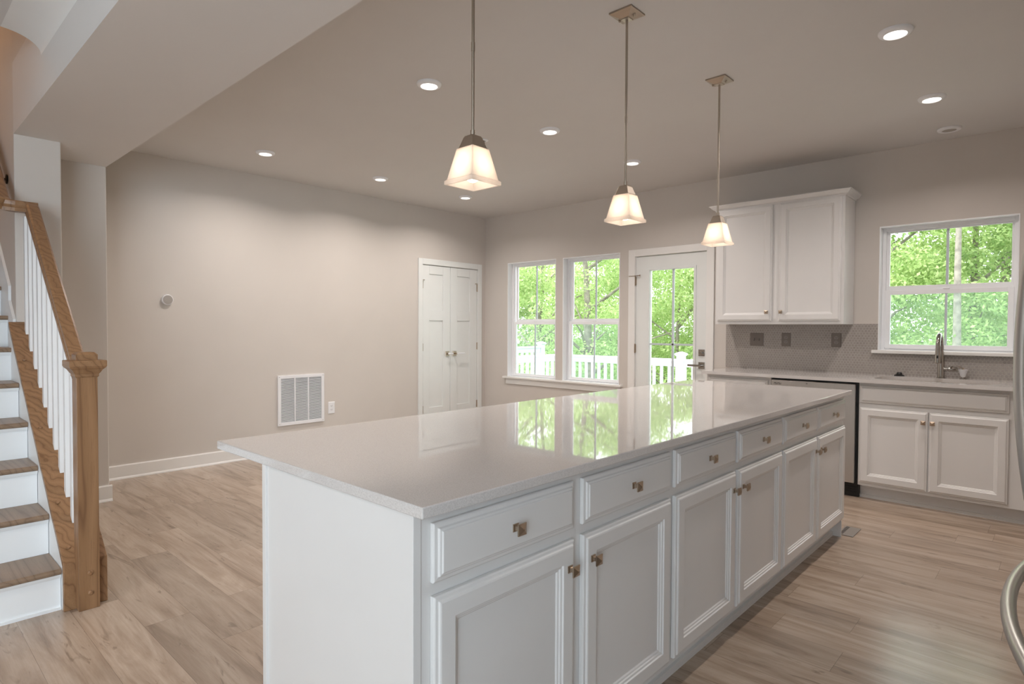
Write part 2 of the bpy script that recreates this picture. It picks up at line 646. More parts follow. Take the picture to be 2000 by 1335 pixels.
# stairwell walls, wall end and stub beside the left wall
tag(MB().box(-2.6, 1.135, -5.08, -4.85, 0, 5.4).build('wall_stair', 'wall', bevel=0.006), kind='structure')
tag(MB().box(1.135, 2.1, -5.08, -4.85, H + 0.1, 5.4).build('wall_stair', 'wall'), kind='structure')
tag(MB().box(-0.14, 0.669, -4.85, -4.50, 0, ZB + 0.01).build('wall_stub', 'wall', bevel=0.006), kind='structure')
tag(MB().box(-2.75, -2.6, YF - 0.15, -4.85, 0, 5.4).build('wall_stair', 'wall'), kind='structure')
tag(MB().box(-2.6, 1.95, -6.25, -6.10, 0, 5.4).build('wall_stair', 'wall'), kind='structure')
tag(MB().box(1.967, 2.1, -6.25, -5.08, 2.86, 5.4).build('wall_stair', 'wall'), kind='structure')
tag(MB().box(-2.75, 2.1, -6.25, -4.85, 5.4, 5.5).build('ceiling', 'ceil'), kind='structure')
# dropped beam across the room
tag(MB().prism([(1.1351, -5.08), (XR, -5.08), (XR, -4.50), (-0.14, -4.50), (-0.14, -4.8499), (1.1351, -4.8499)], 'z', ZB, H + 0.1).build('beam', 'beam'), kind='structure')
# small cove where the front ceiling meets the beam
cp = [(-5.08, 2.725), (-5.08, 2.635)]
for i in range(1, 13):
    a = math.radians(90 * i / 12)
    cp.append((-5.08 - 0.155 * (1 - math.cos(a)), 2.635 + 0.084 * math.sin(a)))
cp.append((-5.235, 2.725))
tag(MB().prism(cp, 'x', 1.967, XR).build('trim_1', 'trim', smooth=True), kind='structure')


def baseboard(name, axis, face, sgn, a0, a1, h=0.118):
    mb = MB()
    prof = [(0, 0), (0.024, 0), (0.024, 0.006), (0.018, 0.018), (0.015, 0.02), (0.015, h - 0.008), (0.011, h), (0, h)]
    if axis == 'x':
        mb.prism([(face + sgn * p, z) for p, z in prof], 'y', a0, a1)
    else:
        mb.prism([(face + sgn * p, z) for p, z in prof], 'x', a0, a1)
    return tag(mb.build(name, 'trim'), kind='structure')


baseboard('baseboard_left', 'x', 0.0, 1, -4.50, -1.142)
baseboard('baseboard_left', 'x', 0.669, 1, -4.85, -4.485)
baseboard('baseboard_back', 'y', 0.0, -1, 0.0, 2.242)
baseboard('baseboard_right', 'x', XR, -1, YF, -4.6)


# ------------------------------------------------------------------ windows
def sash_frame(mb, x0, x1, y0, y1, z0, z1, s, b, t):
    mb.box(x0, x0 + s, y0, y1, z0, z1)
    mb.box(x1 - s, x1, y0, y1, z0, z1)
    mb.box(x0 + s, x1 - s, y0, y1, z0, z0 + b)
    mb.box(x0 + s, x1 - s, y0, y1, z1 - t, z1)
    return mb


def double_hung(name, x0, x1, z0, z1, g, muntin_low=True, vinyl_set=0.075):
    # g = glass rects: (ux0,ux1,uz0,uz1, lx0,lx1,lz0,lz1)
    ux0, ux1, uz0, uz1, lx0, lx1, lz0, lz1 = g
    w = thing(name, ((x0 + x1) / 2, 0.08, z0), kind='structure')
    lin = MB()
    sash_frame(lin, x0, x1, -0.004, vinyl_set, z0, z1, 0.008, 0.004, 0.008)
    lin.build('jamb_lining', 'vinyl', w)
    fr = MB()
    sash_frame(fr, x0 + 0.008, x1 - 0.008, vinyl_set, 0.15, z0, z1 - 0.008, 0.026, 0.028, 0.026)
    fr.build('frame', 'vinyl', w, 0.002)
    zm = (lz1 + uz0) / 2
    up = MB()
    sash_frame(up, x0 + 0.034, x1 - 0.034, 0.098, 0.125, zm - 0.02, z1 - 0.03, 0.01, 0.02, 0.01)
    sash_frame(up, ux0 - 0.03, ux1 + 0.03, 0.1, 0.122, uz0 - 0.055, uz1 + 0.025, 0.03, 0.055, 0.025)
    s1 = up.build('upper_sash', 'vinyl', w, 0.002)
    MB().box(ux0 - 0.005, ux1 + 0.005, 0.108, 0.112, uz0 - 0.005, uz1 + 0.005).build('pane', 'glass', s1)
    cx = (ux0 + ux1) / 2
    MB().box(cx - 0.009, cx + 0.009, 0.104, 0.116, uz0, uz1).build('muntin', 'muntin', s1)
    lo = MB()
    sash_frame(lo, x0 + 0.03, x1 - 0.03, 0.068, 0.096, z0 + 0.02, lz1 + 0.035, 0.012, 0.012, 0.012)
    sash_frame(lo, lx0 - 0.035, lx1 + 0.035, 0.066, 0.094, lz0 - 0.035, lz1 + 0.036, 0.035, 0.035, 0.036)
    s2 = lo.build('lower_sash', 'vinyl', w, 0.002)
    MB().box(lx0 - 0.005, lx1 + 0.005, 0.076, 0.08, lz0 - 0.005, lz1 + 0.005).build('pane', 'glass_low', s2)
    cx = (lx0 + lx1) / 2
    if muntin_low:
        MB().box(cx - 0.008, cx + 0.008, 0.072, 0.084, lz0, lz1).build('muntin', 'muntin', s2)
    # sash lock on the meeting rail
    MB().box(cx - 0.022, cx + 0.022, 0.06, 0.09, lz1 + 0.036, lz1 + 0.046).build('sash_lock', 'vinyl', s2, 0.003)
    return w


double_hung('window_1', WIN[0][0], WIN[0][1], *WZ, (0.507, 1.139, 1.388, 2.062, 0.503, 1.150, 0.690, 1.320))
double_hung('window_2', WIN[1][0], WIN[1][1], *WZ, (1.406, 2.056, 1.388, 2.066, 1.411, 2.055, 0.692, 1.320))
double_hung('window_3', KW[0], KW[1], *KZ, (4.680, 5.460, 1.634, 2.072, 4.695, 5.446, 1.154, 1.561), muntin_low=True)
# shared stool and apron under the pair of windows
tag(MB().box(0.372, 2.17, -0.052, 0.075, WZ[0] - 0.022, WZ[0]).build('trim_2', 'trim', bevel=0.004), kind='structure')
tag(MB().box(0.405, 2.14, -0.018, 0.0, WZ[0] - 0.095, WZ[0] - 0.022).build('trim_3', 'trim', bevel=0.003), kind='structure')
tag(MB().box(4.585, 5.545, -0.045, 0.075, KZ[0] - 0.026, KZ[0]).build('trim_4', 'trim', bevel=0.004), kind='structure')
# unseen front-room window
w = thing('window_4', (XR, -7.9, 0.5), kind='structure')
mb = MB()
for y in (-9.4, -8.4, -7.4, -6.45):
    mb.box(XR + 0.03, XR + 0.1, y, y + 0.05, 0.5, 2.4)
mb.box(XR + 0.03, XR + 0.1, -9.4, -6.4, 0.5, 0.56)
mb.box(XR + 0.03, XR + 0.1, -9.4, -6.4, 2.34, 2.4)
mb.build('frame', 'vinyl', w)

# ------------------------------------------------------------------ glazed back door
d = thing('door_1', (2.73, 0, 0), kind='structure')
cs = MB()
cs.box(2.242, 2.322, -0.02, 0.0, 0, 2.126)
cs.box(3.137, 3.214, -0.02, 0.0, 0, 2.126)
cs.box(2.322, 3.137, -0.02, 0.0, 2.052, 2.126)
cs.build('casing', 'trim', d, 0.003)
jb = MB()
jb.box(2.3125, 2.324, -0.004, 0.14, 0, 2.06)
jb.box(3.135, 3.1445, -0.004, 0.14, 0, 2.06)
jb.box(2.324, 3.135, -0.004, 0.14, 2.05, 2.06)
jb.build('jamb', 'trim', d)
MB().box(2.3125, 3.1445, -0.01, 0.14, 0, 0.02).build('threshold', 'nickel', d)
GX0, GX1, GZ0, GZ1 = 2.492, 3.0, 0.28, 1.893
slab = MB()
slab.box(2.327, GX0 - 0.02, 0.004, 0.048, 0.022, 2.046)
slab.box(GX1 + 0.02, 3.131, 0.004, 0.048, 0.022, 2.046)
slab.box(GX0 - 0.02, GX1 + 0.02, 0.004, 0.048, 0.022, GZ0 - 0.02)
slab.box(GX0 - 0.02, GX1 + 0.02, 0.004, 0.048, GZ1 + 0.02, 2.046)
sl = slab.build('slab', 'door', d)
sash_frame(MB(), GX0 - 0.026, GX1 + 0.022, -0.008, 0.056, GZ0 - 0.024, GZ1 + 0.022, 0.026, 0.024, 0.022).build('glazing_frame', 'door', sl, 0.003)
MB().box(GX0 - 0.005, GX1 + 0.005, 0.024, 0.03, GZ0, GZ1 + 0.004).build('pane', 'glass', sl)
mb = MB()
mb.box(2.747, 2.767, 0.018, 0.036, GZ0, GZ1)
mb.box(GX0, GX1, 0.018, 0.036, 1.101, 1.12)
mb.build('muntin', 'muntin', sl)


def hinge_y(z, parent, door_stop=False):
    hb = MB()
    hb.lathe([(0.007, -0.05), (0.007, 0.05)], (2.3245, -0.012, z), 'z', 12)
    hb.box(2.318, 2.332, -0.006, 0.004, z - 0.045, z + 0.045)
    hb.build('hinge', 'bronze', parent)
    if door_stop:
        ds = MB()
        ds.lathe([(0.004, 0), (0.004, 0.06), (0.009, 0.062), (0.009, 0.07)], (2.318, -0.018, z + 0.055), 'x', 10)
        # a short stop arm pointing into the room
        ds.box(2.25, 2.33, -0.026, -0.016, z + 0.05, z + 0.056)
        ds.build('door_stop', 'bronze', parent)


hinge_y(1.79, d, True)
hinge_y(1.06, d)
hinge_y(0.33, d)


def square_rose(mb, x, z, y, s=0.033):
    mb.panel(lambda u, v, dd: (x + u, y - dd, z + v), -s, s, -s, s, [(0, 0), (0, 0.006), (0.004, 0.01)])


mb = MB()
square_rose(mb, 3.085, 1.035, 0.004)
mb.lathe([(0.014, 0.0), (0.014, -0.012)], (3.085, -0.006, 1.035), 'y', 16)
mb.box(3.066, 3.104, -0.03, -0.018, 1.029, 1.041)
mb.build('deadbolt', 'nickel', sl, 0.001)
mb = MB()
square_rose(mb, 3.085, 0.908, 0.004)
mb.lathe([(0.011, 0.0), (0.011, -0.05)], (3.085, 0.0, 0.908), 'y', 16)
mb.box(2.965, 3.098, -0.066, -0.048, 0.898, 0.918)
mb.build('lever_handle', 'nickel', sl, 0.002)

# ------------------------------------------------------------------ closet double door on the left wall
d = thing('door_2', (0, -0.615, 0), kind='structure')
cs = MB()
cs.box(0.0, 0.018, -1.142, -1.078, 0, 2.116)
cs.box(0.0, 0.018, -0.152, -0.077, 0, 2.116)
cs.box(0.0, 0.018, -1.078, -0.152, 2.046, 2.116)
cs.build('casing', 'door', d, 0.003)
MB().box(-0.135, -0.13, -1.078, -0.152, 0, 2.043).build('backing', 'dark', d)
mpx = lambda u, v, dd: (-0.03 + dd, u, v)


def closet_leaf(y0, y1, p0, p1, hy, hs):
    lf = MB()
    lf.box(-0.037, -0.006, y0, y1, 0.015, 2.039)
    # stiles and rails standing proud of the two flat panels
    lf.box(-0.006, 0.004, y0, p0, 0.015, 2.039)
    lf.box(-0.006, 0.004, p1, y1, 0.015, 2.039)
    for a, b in ((0.015, 0.29), (1.364, 1.487), (1.934, 2.039)):
        lf.box(-0.006, 0.004, p0, p1, a, b)
    o = lf.build('leaf', 'door', d, 0.0015)
    for z, st in ((1.80, True), (1.035, False), (0.27, False)):
        hb = MB()
        hb.lathe([(0.006, -0.047), (0.006, 0.047)], (0.008, hy, z), 'z', 12)
        hb.box(0.0, 0.007, hy - 0.012, hy + 0.012, z - 0.045, z + 0.045)
        hb.build('hinge', 'bronze', o)
        if st:
            MB().box(0.006, 0.014, hy - 0.04, hy + 0.03, z + 0.052, z + 0.06).build('door_stop', 'bronze', o)
    hy0 = -0.676 if hs < 0 else -0.556
    hm = MB()
    hm.panel(lambda u, v, dd: (0.004 + dd, hy0 + u, 0.945 + v), -0.032, 0.032, -0.032, 0.032, [(0, 0), (0, 0.006), (0.004, 0.01)])
    hm.lathe([(0.011, 0.0), (0.011, 0.05)], (0.008, hy0, 0.945), 'x', 16)
    hm.build('handle_rose', 'bronze', o)
    a, b = (hy0 - 0.012, hy0 + 0.1) if hs > 0 else (hy0 - 0.1, hy0 + 0.012)
    a, b = (hy0 - 0.03, hy0 + 0.055) if hs < 0 else (hy0 + 0.0, hy0 + 0.13)
    MB().box(0.052, 0.068, a, b, 0.938, 0.957).build('lever_handle', 'white_pl', o, 0.004)
    return o


closet_leaf(-1.074, -0.628, -0.965, -0.747, -1.075, -1)
closet_leaf(-0.624, -0.156, -0.508, -0.288, -0.155, 1)

# ------------------------------------------------------------------ cabinets
FX = 4.78     # island face-frame plane
DX = 0.022    # door thickness
mpi = lambda u, v, dd: (FX + dd, u, v)
FY = -0.61    # back-run face-frame plane
mpb = lambda u, v, dd: (u, FY - dd, v)
UY = -0.312   # upper cabinet face-frame plane
mpu = lambda u, v, dd: (u, UY - dd, v)

DOOR_RINGS = [(0, 0.001), (0, 0.012), (0.003, 0.0155), (0.010, 0.0165), (0.0125, 0.0205), (0.016, DX), (0.056, DX),
              (0.058, 0.0175), (0.064, 0.0165), (0.066, 0.0125), (0.071, 0.0115), (0.074, 0.0075)]
DRAW_RINGS = [(0, 0.001), (0, 0.010), (0.003, 0.0125), (0.011, 0.0135), (0.0135, 0.018), (0.018, 0.019), (0.0205, DX)]


def knob(mp, u, v, d0, parent):
    k = MB()
    q = lambda a, b, c: mp(u + a, v + b, d0 + c)
    k.loft([[q(-s, -s, dd), q(s, -s, dd), q(s, s, dd), q(-s, s, dd)] for s, dd in
            ((0.0095, 0), (0.0095, 0.003), (0.0055, 0.0045), (0.0048, 0.017), (0.0125, 0.0185), (0.0145, 0.0205), (0.0145, 0.024), (0.002, 0.0305))])
    return k.build('knob', 'bronze', parent)


def door_part(mp, u0, u1, v0, v1, parent, ku=None, kv=None):
    o = MB().panel(mp, u0, u1, v0, v1, DOOR_RINGS).build('door', 'cab', parent, 0.0012)
    if ku is not None:
        knob(mp, ku, kv, DX, o)
    return o


def drawer_part(mp, u0, u1, v0, v1, parent, with_knob=True, name='drawer'):
    o = MB().panel(mp, u0, u1, v0, v1, DRAW_RINGS).build(name, 'cab', parent, 0.0012)
    if with_knob:
        knob(mp, (u0 + u1) / 2, (v0 + v1) / 2, DX, o)
    return o


CZ = 0.8795   # underside of worktops
CT = 0.9052   # top of worktops
doors = [(-4.881, -4.381), (-4.339, -3.833), (-3.799, -3.288), (-3.260, -2.748), (-2.724, -2.213), (-2.192, -1.660)]
units = [(-4.906, -3.816), (-3.816, -2.736), (-2.736, -1.645)]
ulab = ['white island base cabinet at the near end, below the wide plain end panel corner',
        'white island base cabinet in the middle of the three in the island row',
        'white island base cabinet at the far end, nearest the dishwasher']
IX0 = 4.097
for i, (ya, yb) in enumerate(units):
    c = thing('base_cabinet', (FX, (ya + yb) / 2, 0), ulab[i], 'cabinet', 'island base cabinets')
    b = MB()
    b.box(IX0 + 0.02, FX, ya, yb, 0.105, CZ)
    b.build('body', 'cab', c)
    t = MB()
    t.box(IX0 + 0.05, 4.722, ya, yb, 0.0, 0.105)
    t.box(4.722, 4.735, ya, yb, 0.0, 0.028)
    t.build('toe_kick', 'cab', c)
    for k in (2 * i, 2 * i + 1):
        u0, u1 = doors[k]
        drawer_part(mpi, u0, u1, 0.7215, 0.8525, c)
        ku = u1 - 0.030 if k % 2 == 0 else u0 + 0.036
        door_part(mpi, u0, u1, 0.121, 0.6925, c, ku, 0.62)
    if i == 0:
        e = MB()
        e.box(IX0, FX + 0.002, -4.928, ya, 0.0, CZ)
        eo = e.build('end_panel', 'cab', c, 0.0015)
        MB().box(IX0 - 0.004, IX0 + 0.017, -4.935, -4.92, 0.0, CZ).build('corner_strip', 'cab', eo, 0.0015)
    if i == 2:
        MB().box(IX0, FX, yb, yb + 0.012, 0.0, CZ).build('end_panel', 'cab', c, 0.0015)
    MB().box(IX0, IX0 + 0.02, ya, yb, 0.0, CZ).build('back_panel', 'cab', c)

simple(MB().box(3.7724, 4.8227, -4.936, -1.6228, CZ, CT), 'island_countertop', 'quartz',
       'long glossy white speckled quartz worktop on the kitchen island', 'countertop', bevel=0.003, origin=(4.3, -3.28, CZ))

# back run -------------------------------------------------------------
YT = -0.668   # front edge of the back worktop
c = thing('base_cabinet', (3.7, FY, 0), 'white base cabinet left of the dishwasher, mostly behind the island worktop', 'cabinet')
MB().box(3.43, 3.985, FY, -0.002, 0.105, CZ).build('body', 'cab', c)
MB().box(3.43, 3.985, -0.535, -0.05, 0.0, 0.105).build('toe_kick', 'cab', c)
drawer_part(mpb, 3.452, 3.962, 0.7215, 0.8525, c)
door_part(mpb, 3.452, 3.962, 0.127, 0.692, c, 3.925, 0.62)

dw = thing('dishwasher', (4.30, -0.62, 0), 'stainless steel dishwasher between two white base cabinets under the back worktop', 'dishwasher')
MB().box(3.99, 4.63, -0.60, -0.03, 0.11, 0.874).build('tub', 'black', dw)
dd = MB()
dd.box(3.996, 4.612, -0.64, -0.602, 0.115, 0.862)
dwd = dd.build('door', 'steel', dw, 0.004)
lg = MB()
for r in range(2):
    for k in range(11):
        if (k * 7 + r) % 5 != 3:
            x = 4.018 + k * 0.0052
            lg.box(x, x + 0.0038, -0.6412, -0.6395, 0.836 - r * 0.009, 0.841 - r * 0.009)
lg.build('printed_mark', 'black', dwd)
MB().box(4.262, 4.276, -0.6412, -0.6395, 0.842, 0.846).build('indicator', 'black', dwd)
kk = MB()
kk.box(3.99, 4.631, -0.575, -0.55, 0.0, 0.11)
for z in (0.03, 0.05, 0.07):
    kk.box(4.0, 4.62, -0.58, -0.575, z, z + 0.006)
kk.build('kick_plate', 'black', dw)

c = thing('sink_base_cabinet', (5.07, FY, 0), 'white two-door sink cabinet under the kitchen window', 'cabinet')
b = MB()
b.box(4.632, 5.53, FY, FY + 0.02, 0.105, CZ)
b.box(4.632, 4.652, FY + 0.0195, -0.002, 0.106, CZ - 0.001)
b.box(5.509, 5.529, FY + 0.0195, -0.002, 0.106, CZ - 0.001)
b.box(4.633, 5.529, FY + 0.0195, -0.002, 0.1055, 0.125)
b.build('body', 'cab', c)
t = MB()
t.box(4.632, 5.53, -0.535, -0.05, 0.0, 0.105)
t.box(4.632, 5.53, -0.547, -0.535, 0.0, 0.022)
t.build('toe_kick', 'cab', c)
drawer_part(mpb, 4.640, 5.507, 0.728, 0.855, c, False, 'false_drawer_front')
door_part(mpb, 4.641, 5.067, 0.130, 0.6925, c, 5.042, 0.62)
door_part(mpb, 5.074, 5.508, 0.130, 0.6925, c, 5.096, 0.62)

c = thing('corner_cabinet', (6.0, FY, 0), 'plain white corner cabinet at the right edge, beside the sink cabinet', 'cabinet')
MB().box(5.53, XR - 0.002, FY, -0.002, 0.105, CZ).build('body', 'cab', c)
mb = MB()
mb.box(5.53, XR - 0.002, -0.535, -0.05, 0.0, 0.105)
mb.box(5.53, XR - 0.002, -0.547, -0.535, 0.0, 0.022)
mb.build('toe_kick', 'cab', c)

# back worktop with a rounded sink cut-out
SX0, SX1, SY0, SY1 = 4.70, 5.44, -0.545, -0.150
ct = bpy.data.meshes.new('countertop')


def rrect(x0, x1, y0, y1, r, n=8):
    pts = []
    for cx, cy, a0 in ((x1 - r, y1 - r, 0), (x0 + r, y1 - r, 90), (x0 + r, y0 + r, 180), (x1 - r, y0 + r, 270)):
        for i in range(n + 1):
            a = math.radians(a0 + 90 * i / n)
            pts.append((cx + r * math.cos(a), cy + r * math.sin(a)))
    return pts


def ring_plate(outer, inner, z0, z1):
    # outer rectangle corners matched in order: ++, -+, --, +-
    mb = MB()
    bm = mb.bm
    n = len(inner) // 4
    lay = {}
    for z in (z0, z1):
        oi = [bm.verts.new((x, y, z)) for x, y in outer]
        ii = [bm.verts.new((x, y, z)) for x, y in inner]
        lay[z] = (oi, ii)
        for c_ in range(4):
            seg = ii[c_ * n:(c_ + 1) * n]
            for a_, b_ in zip(seg[:-1], seg[1:]):
                bm.faces.new((oi[c_], a_, b_))
            nx = ii[((c_ + 1) * n) % len(ii)]
            bm.faces.new((oi[c_], seg[-1], nx, oi[(c_ + 1) % 4]))
    for k in (0, 1):
        A, B = lay[z0][k], lay[z1][k]
        L = len(A)
        for i in range(L):
            bm.faces.new((A[i], A[(i + 1) % L], B[(i + 1) % L], B[i]))
    return mb


bpy.data.meshes.remove(ct)
inner = rrect(SX0, SX1, SY0, SY1, 0.09)
simple(ring_plate([(XR - 0.003, -0.002), (3.405, -0.002), (3.405, YT), (XR - 0.003, YT)], inner, CZ, CT), 'countertop', 'quartz',
       'white quartz worktop along the back wall below the tiles', 'countertop', origin=(4.9, -0.33, CZ))
sk = MB()
loops = []
for off, z in ((0.012, 0.8793), (0.0, 0.8793), (0.0, 0.70), (0.03, 0.66)):
    sg = -1 if z > 0.87 and off > 0 else 1
    o_ = off if sg == 1 else -off
    loops.append([(x, y, z) for x, y in rrect(SX0 + o_, SX1 - o_, SY0 + o_, SY1 - o_, 0.09)])
sk.loft(loops, cap=False)
sk.face([(x, y, 0.66) for x, y in rrect(SX0 + 0.03, SX1 - 0.03, SY0 + 0.03, SY1 - 0.03, 0.09)])
so = simple(sk, 'sink', 'sink', 'long beige undermount sink basin set into the back worktop', 'sink', smooth=True, origin=(5.07, -0.35, 0.66))
MB().lathe([(0.045, 0.661), (0.045, 0.664), (0.03, 0.664), (0.028, 0.6615)], (5.07, -0.35, 0.0), 'z', 24).build('drain', 'steel', so)

# backsplash tiles
bs = MB()
bs.box(3.338, 4.6234, -0.008, 0.0, CT, 1.322)
bs.box(4.6234, 5.5084, -0.008, 0.0, CT, KZ[0] - 0.026)
bs.box(5.5084, XR, -0.008, 0.0, CT, 1.322)
tag(bs.build('backsplash', 'tile'), kind='structure')

# tap -------------------------------------------------------------------
TX, TY = 5.068, -0.095
f = thing('kitchen_faucet', (TX, TY, CT), 'tall brushed steel pull-down kitchen faucet standing behind the sink', 'faucet')
mb = MB()
mb.lathe([(0.029, CT), (0.029, CT + 0.004), (0.0245, CT + 0.006), (0.0235, CT + 0.10), (0.0185, CT + 0.18), (0.0155, CT + 0.205)], (TX, TY, 0), 'z', 24)
mb.build('column', 'nickel', f, smooth=True)
pth = [(TX, TY, CT + 0.20), (TX, TY, CT + 0.245)]
R = 0.082
for i in range(1, 15):
    a = math.radians(180 - 190 * i / 14)
    pth.append((TX, TY - R - R * math.cos(a), CT + 0.245 + R * 1.1 * math.sin(a)))
mb = MB()
mb.sweep(pth, 0.0155, up=(1, 0, 0))
mb.build('spout', 'nickel', f, smooth=True)
ey, ez = pth[-1][1], pth[-1][2]
mb = MB()
mb.lathe([(0.0165, ez + 0.005), (0.018, ez - 0.04), (0.024, ez - 0.09), (0.025, ez - 0.105), (0.022, ez - 0.108)], (TX, ey, 0), 'z', 24)
sh = mb.build('spray_head', 'nickel', f, smooth=True)
MB().box(TX - 0.006, TX + 0.006, ey - 0.0245, ey - 0.018, ez - 0.072, ez - 0.05).build('button', 'black', sh, 0.003)
mb = MB()
mb.lathe([(0.016, 0.0), (0.016, 0.03), (0.019, 0.033), (0.019, 0.078), (0.014, 0.088)], (TX + 0.015, TY, CT + 0.07), 'x', 20)
mb.sweep([(TX + 0.06, TY, CT + 0.075), (TX + 0.075, TY - 0.05, CT + 0.09)], 0.006)
mb.build('lever', 'nickel', f, smooth=True)

f = thing('soap_dispenser', (5.203, -0.075, CT), 'small white cone-shaped soap dispenser on a metal foot, right of the faucet', 'soap dispenser')
SXD, SYD = 5.203, -0.075
mb = MB()
mb.lathe([(0.023, CT), (0.023, CT + 0.003), (0.012, CT + 0.006), (0.011, CT + 0.016)], (SXD, SYD, 0), 'z', 24)
mb.build('foot', 'nickel', f, smooth=True)
mb = MB()
mb.lathe([(0.012, CT + 0.014), (0.016, CT + 0.02), (0.029, CT + 0.066), (0.0305, CT + 0.07), (0.026, CT + 0.071)], (SXD, SYD, 0), 'z', 28)
mb.build('cone_cup', 'white_pl', f, smooth=True)
mb = MB()
mb.lathe([(0.007, CT + 0.07), (0.007, CT + 0.082), (0.005, CT + 0.084)], (SXD, SYD, 0), 'z', 14)
mb.sweep([(SXD, SYD, CT + 0.079), (SXD - 0.012, SYD - 0.02, CT + 0.087), (SXD - 0.024, SYD - 0.028, CT + 0.092)], 0.0035)
mb.build('nozzle', 'bronze', f, smooth=True)

mb = MB()
mb.lathe([(0.036, CT + 0.0005), (0.036, CT + 0.005), (0.033, CT + 0.007), (0.021, CT + 0.012), (0.017, CT + 0.026), (0.015, CT + 0.028)], (4.79, -0.06, 0), 'z', 28)
simple(mb, 'sink_stopper', 'black', 'black rubber sink stopper lying on the back worktop left of the faucet', 'sink stopper', smooth=True, origin=(4.79, -0.06, CT))


# wall plates -----------------------------------------------------------
def outlet(name, mp, u, v, w, h, mat, inmat, label, cat, group=None, style='duplex', loc=None):
    o = thing(name, mp(u, v, 0), label, cat, group)
    MB().panel(lambda a, b, dd: mp(u + a, v + b, dd), -w / 2, w / 2, -h / 2, h / 2, [(0, 0), (0, 0.003), (0.004, 0.006)]).build('cover_plate', mat, o)
    if style == 'duplex':
        for s in (-0.0195, 0.0195):
            r = MB()
            lp = [[mp(u + 0.0165 * math.cos(a) * 1.0, v + s + 0.0145 * math.sin(a), dd) for a in [2 * math.pi * i / 20 for i in range(20)]] for dd in (0.005, 0.0085)]
            r.loft(lp)
            ro = r.build('socket', inmat, o)
            sl_ = MB()
            for uu_ in (-0.0065, 0.0065):
                sl_.loft([[mp(u + uu_ + a, v + s + 0.003 + b, dd) for a, b in ((-0.0012, -0.005), (0.0012, -0.005), (0.0012, 0.005), (-0.0012, 0.005))] for dd in (0.008, 0.0088)])
            sl_.loft([[mp(u + 0.0025 * math.cos(a), v + s - 0.008 + 0.0025 * math.sin(a), dd) for a in [2 * math.pi * i / 10 for i in range(10)]] for dd in (0.008, 0.0088)])
            sl_.build('slots', 'dark', ro)
    else:
        for uu_ in (-0.023, 0.023):
            tg = MB()
            tg.loft([[mp(u + uu_ + a, v + b + t_, dd) for a, b in ((-0.005, -0.011), (0.005, -0.011), (0.005, 0.011), (-0.005, 0.011))] for dd, t_ in ((0.005, 0), (0.007, 0))])
            tg.build('toggle_slot', 'dark', o)
            tg = MB()
            tg.loft([[mp(u + uu_ + a * k, v + b * k + t_, dd) for a, b in ((-0.004, -0.006), (0.004, -0.006), (0.004, 0.006), (-0.004, 0.006))] for dd, t_, k in ((0.006, 0, 1), (0.017, 0.006, 0.7))])
            tg.build('toggle', inmat, o)
    return o


mps = lambda u, v, dd: (u, -0.0085 - dd, v)
outlet('light_switch', mps, 3.636, 1.178, 0.124, 0.118, 'plate', 'plate_in', 'wide grey double switch plate on the tiles, nearest the back door', 'light switch', None, 'toggle')
outlet('wall_outlet', mps, 3.899, 1.18, 0.078, 0.12, 'plate', 'plate_in', 'grey outlet plate on the tiles, beside the wide switch plate', 'outlet', 'backsplash outlets')
outlet('wall_outlet', mps, 4.314, 1.183, 0.078, 0.12, 'plate', 'plate_in', 'grey outlet plate on the tiles, below the right end of the upper cabinet', 'outlet', 'backsplash outlets')
mpl = lambda u, v, dd: (0.0 + dd, u, v)
outlet('wall_outlet', mpl, -2.307, 0.414, 0.076, 0.126, 'white_pl', 'white_pl', 'white outlet low on the left wall beside the return air grille', 'outlet')

# upper cabinet ---------------------------------------------------------
c = thing('upper_cabinet', (3.9, UY, 1.318), 'white two-door wall cabinet with crown moulding above the tiled back wall', 'cabinet')
MB().box(3.365, 4.442, UY, -0.0085, 1.318, 2.37).build('body', 'cab', c, 0.001)
door_part(mpu, 3.388, 3.877, 1.345, 2.357, c, 3.842, 1.423)
door_part(mpu, 3.936, 4.420, 1.345, 2.357, c, 3.962, 1.423)
# crown: profile swept round front and both sides with mitred corners
prof = [(0.0, 2.355), (0.006, 2.355), (0.010, 2.366), (0.024, 2.372), (0.040, 2.388), (0.046, 2.396), (0.052, 2.398), (0.052, 2.404), (0.0, 2.404)]
mb = MB()
loops = []
for cx, cy, sx, sy in ((3.365, -0.01, -1, 0), (3.365, UY, -1, -1), (4.442, UY, 1, -1), (4.442, -0.01, 1, 0)):
    loops.append([(cx + sx * p, cy + sy * p, z) for p, z in prof])
mb.loft(loops)
mb.build('crown_moulding', 'cab', c)

# ------------------------------------------------------------------ pendants
PZ = 1.7715   # rim bottom


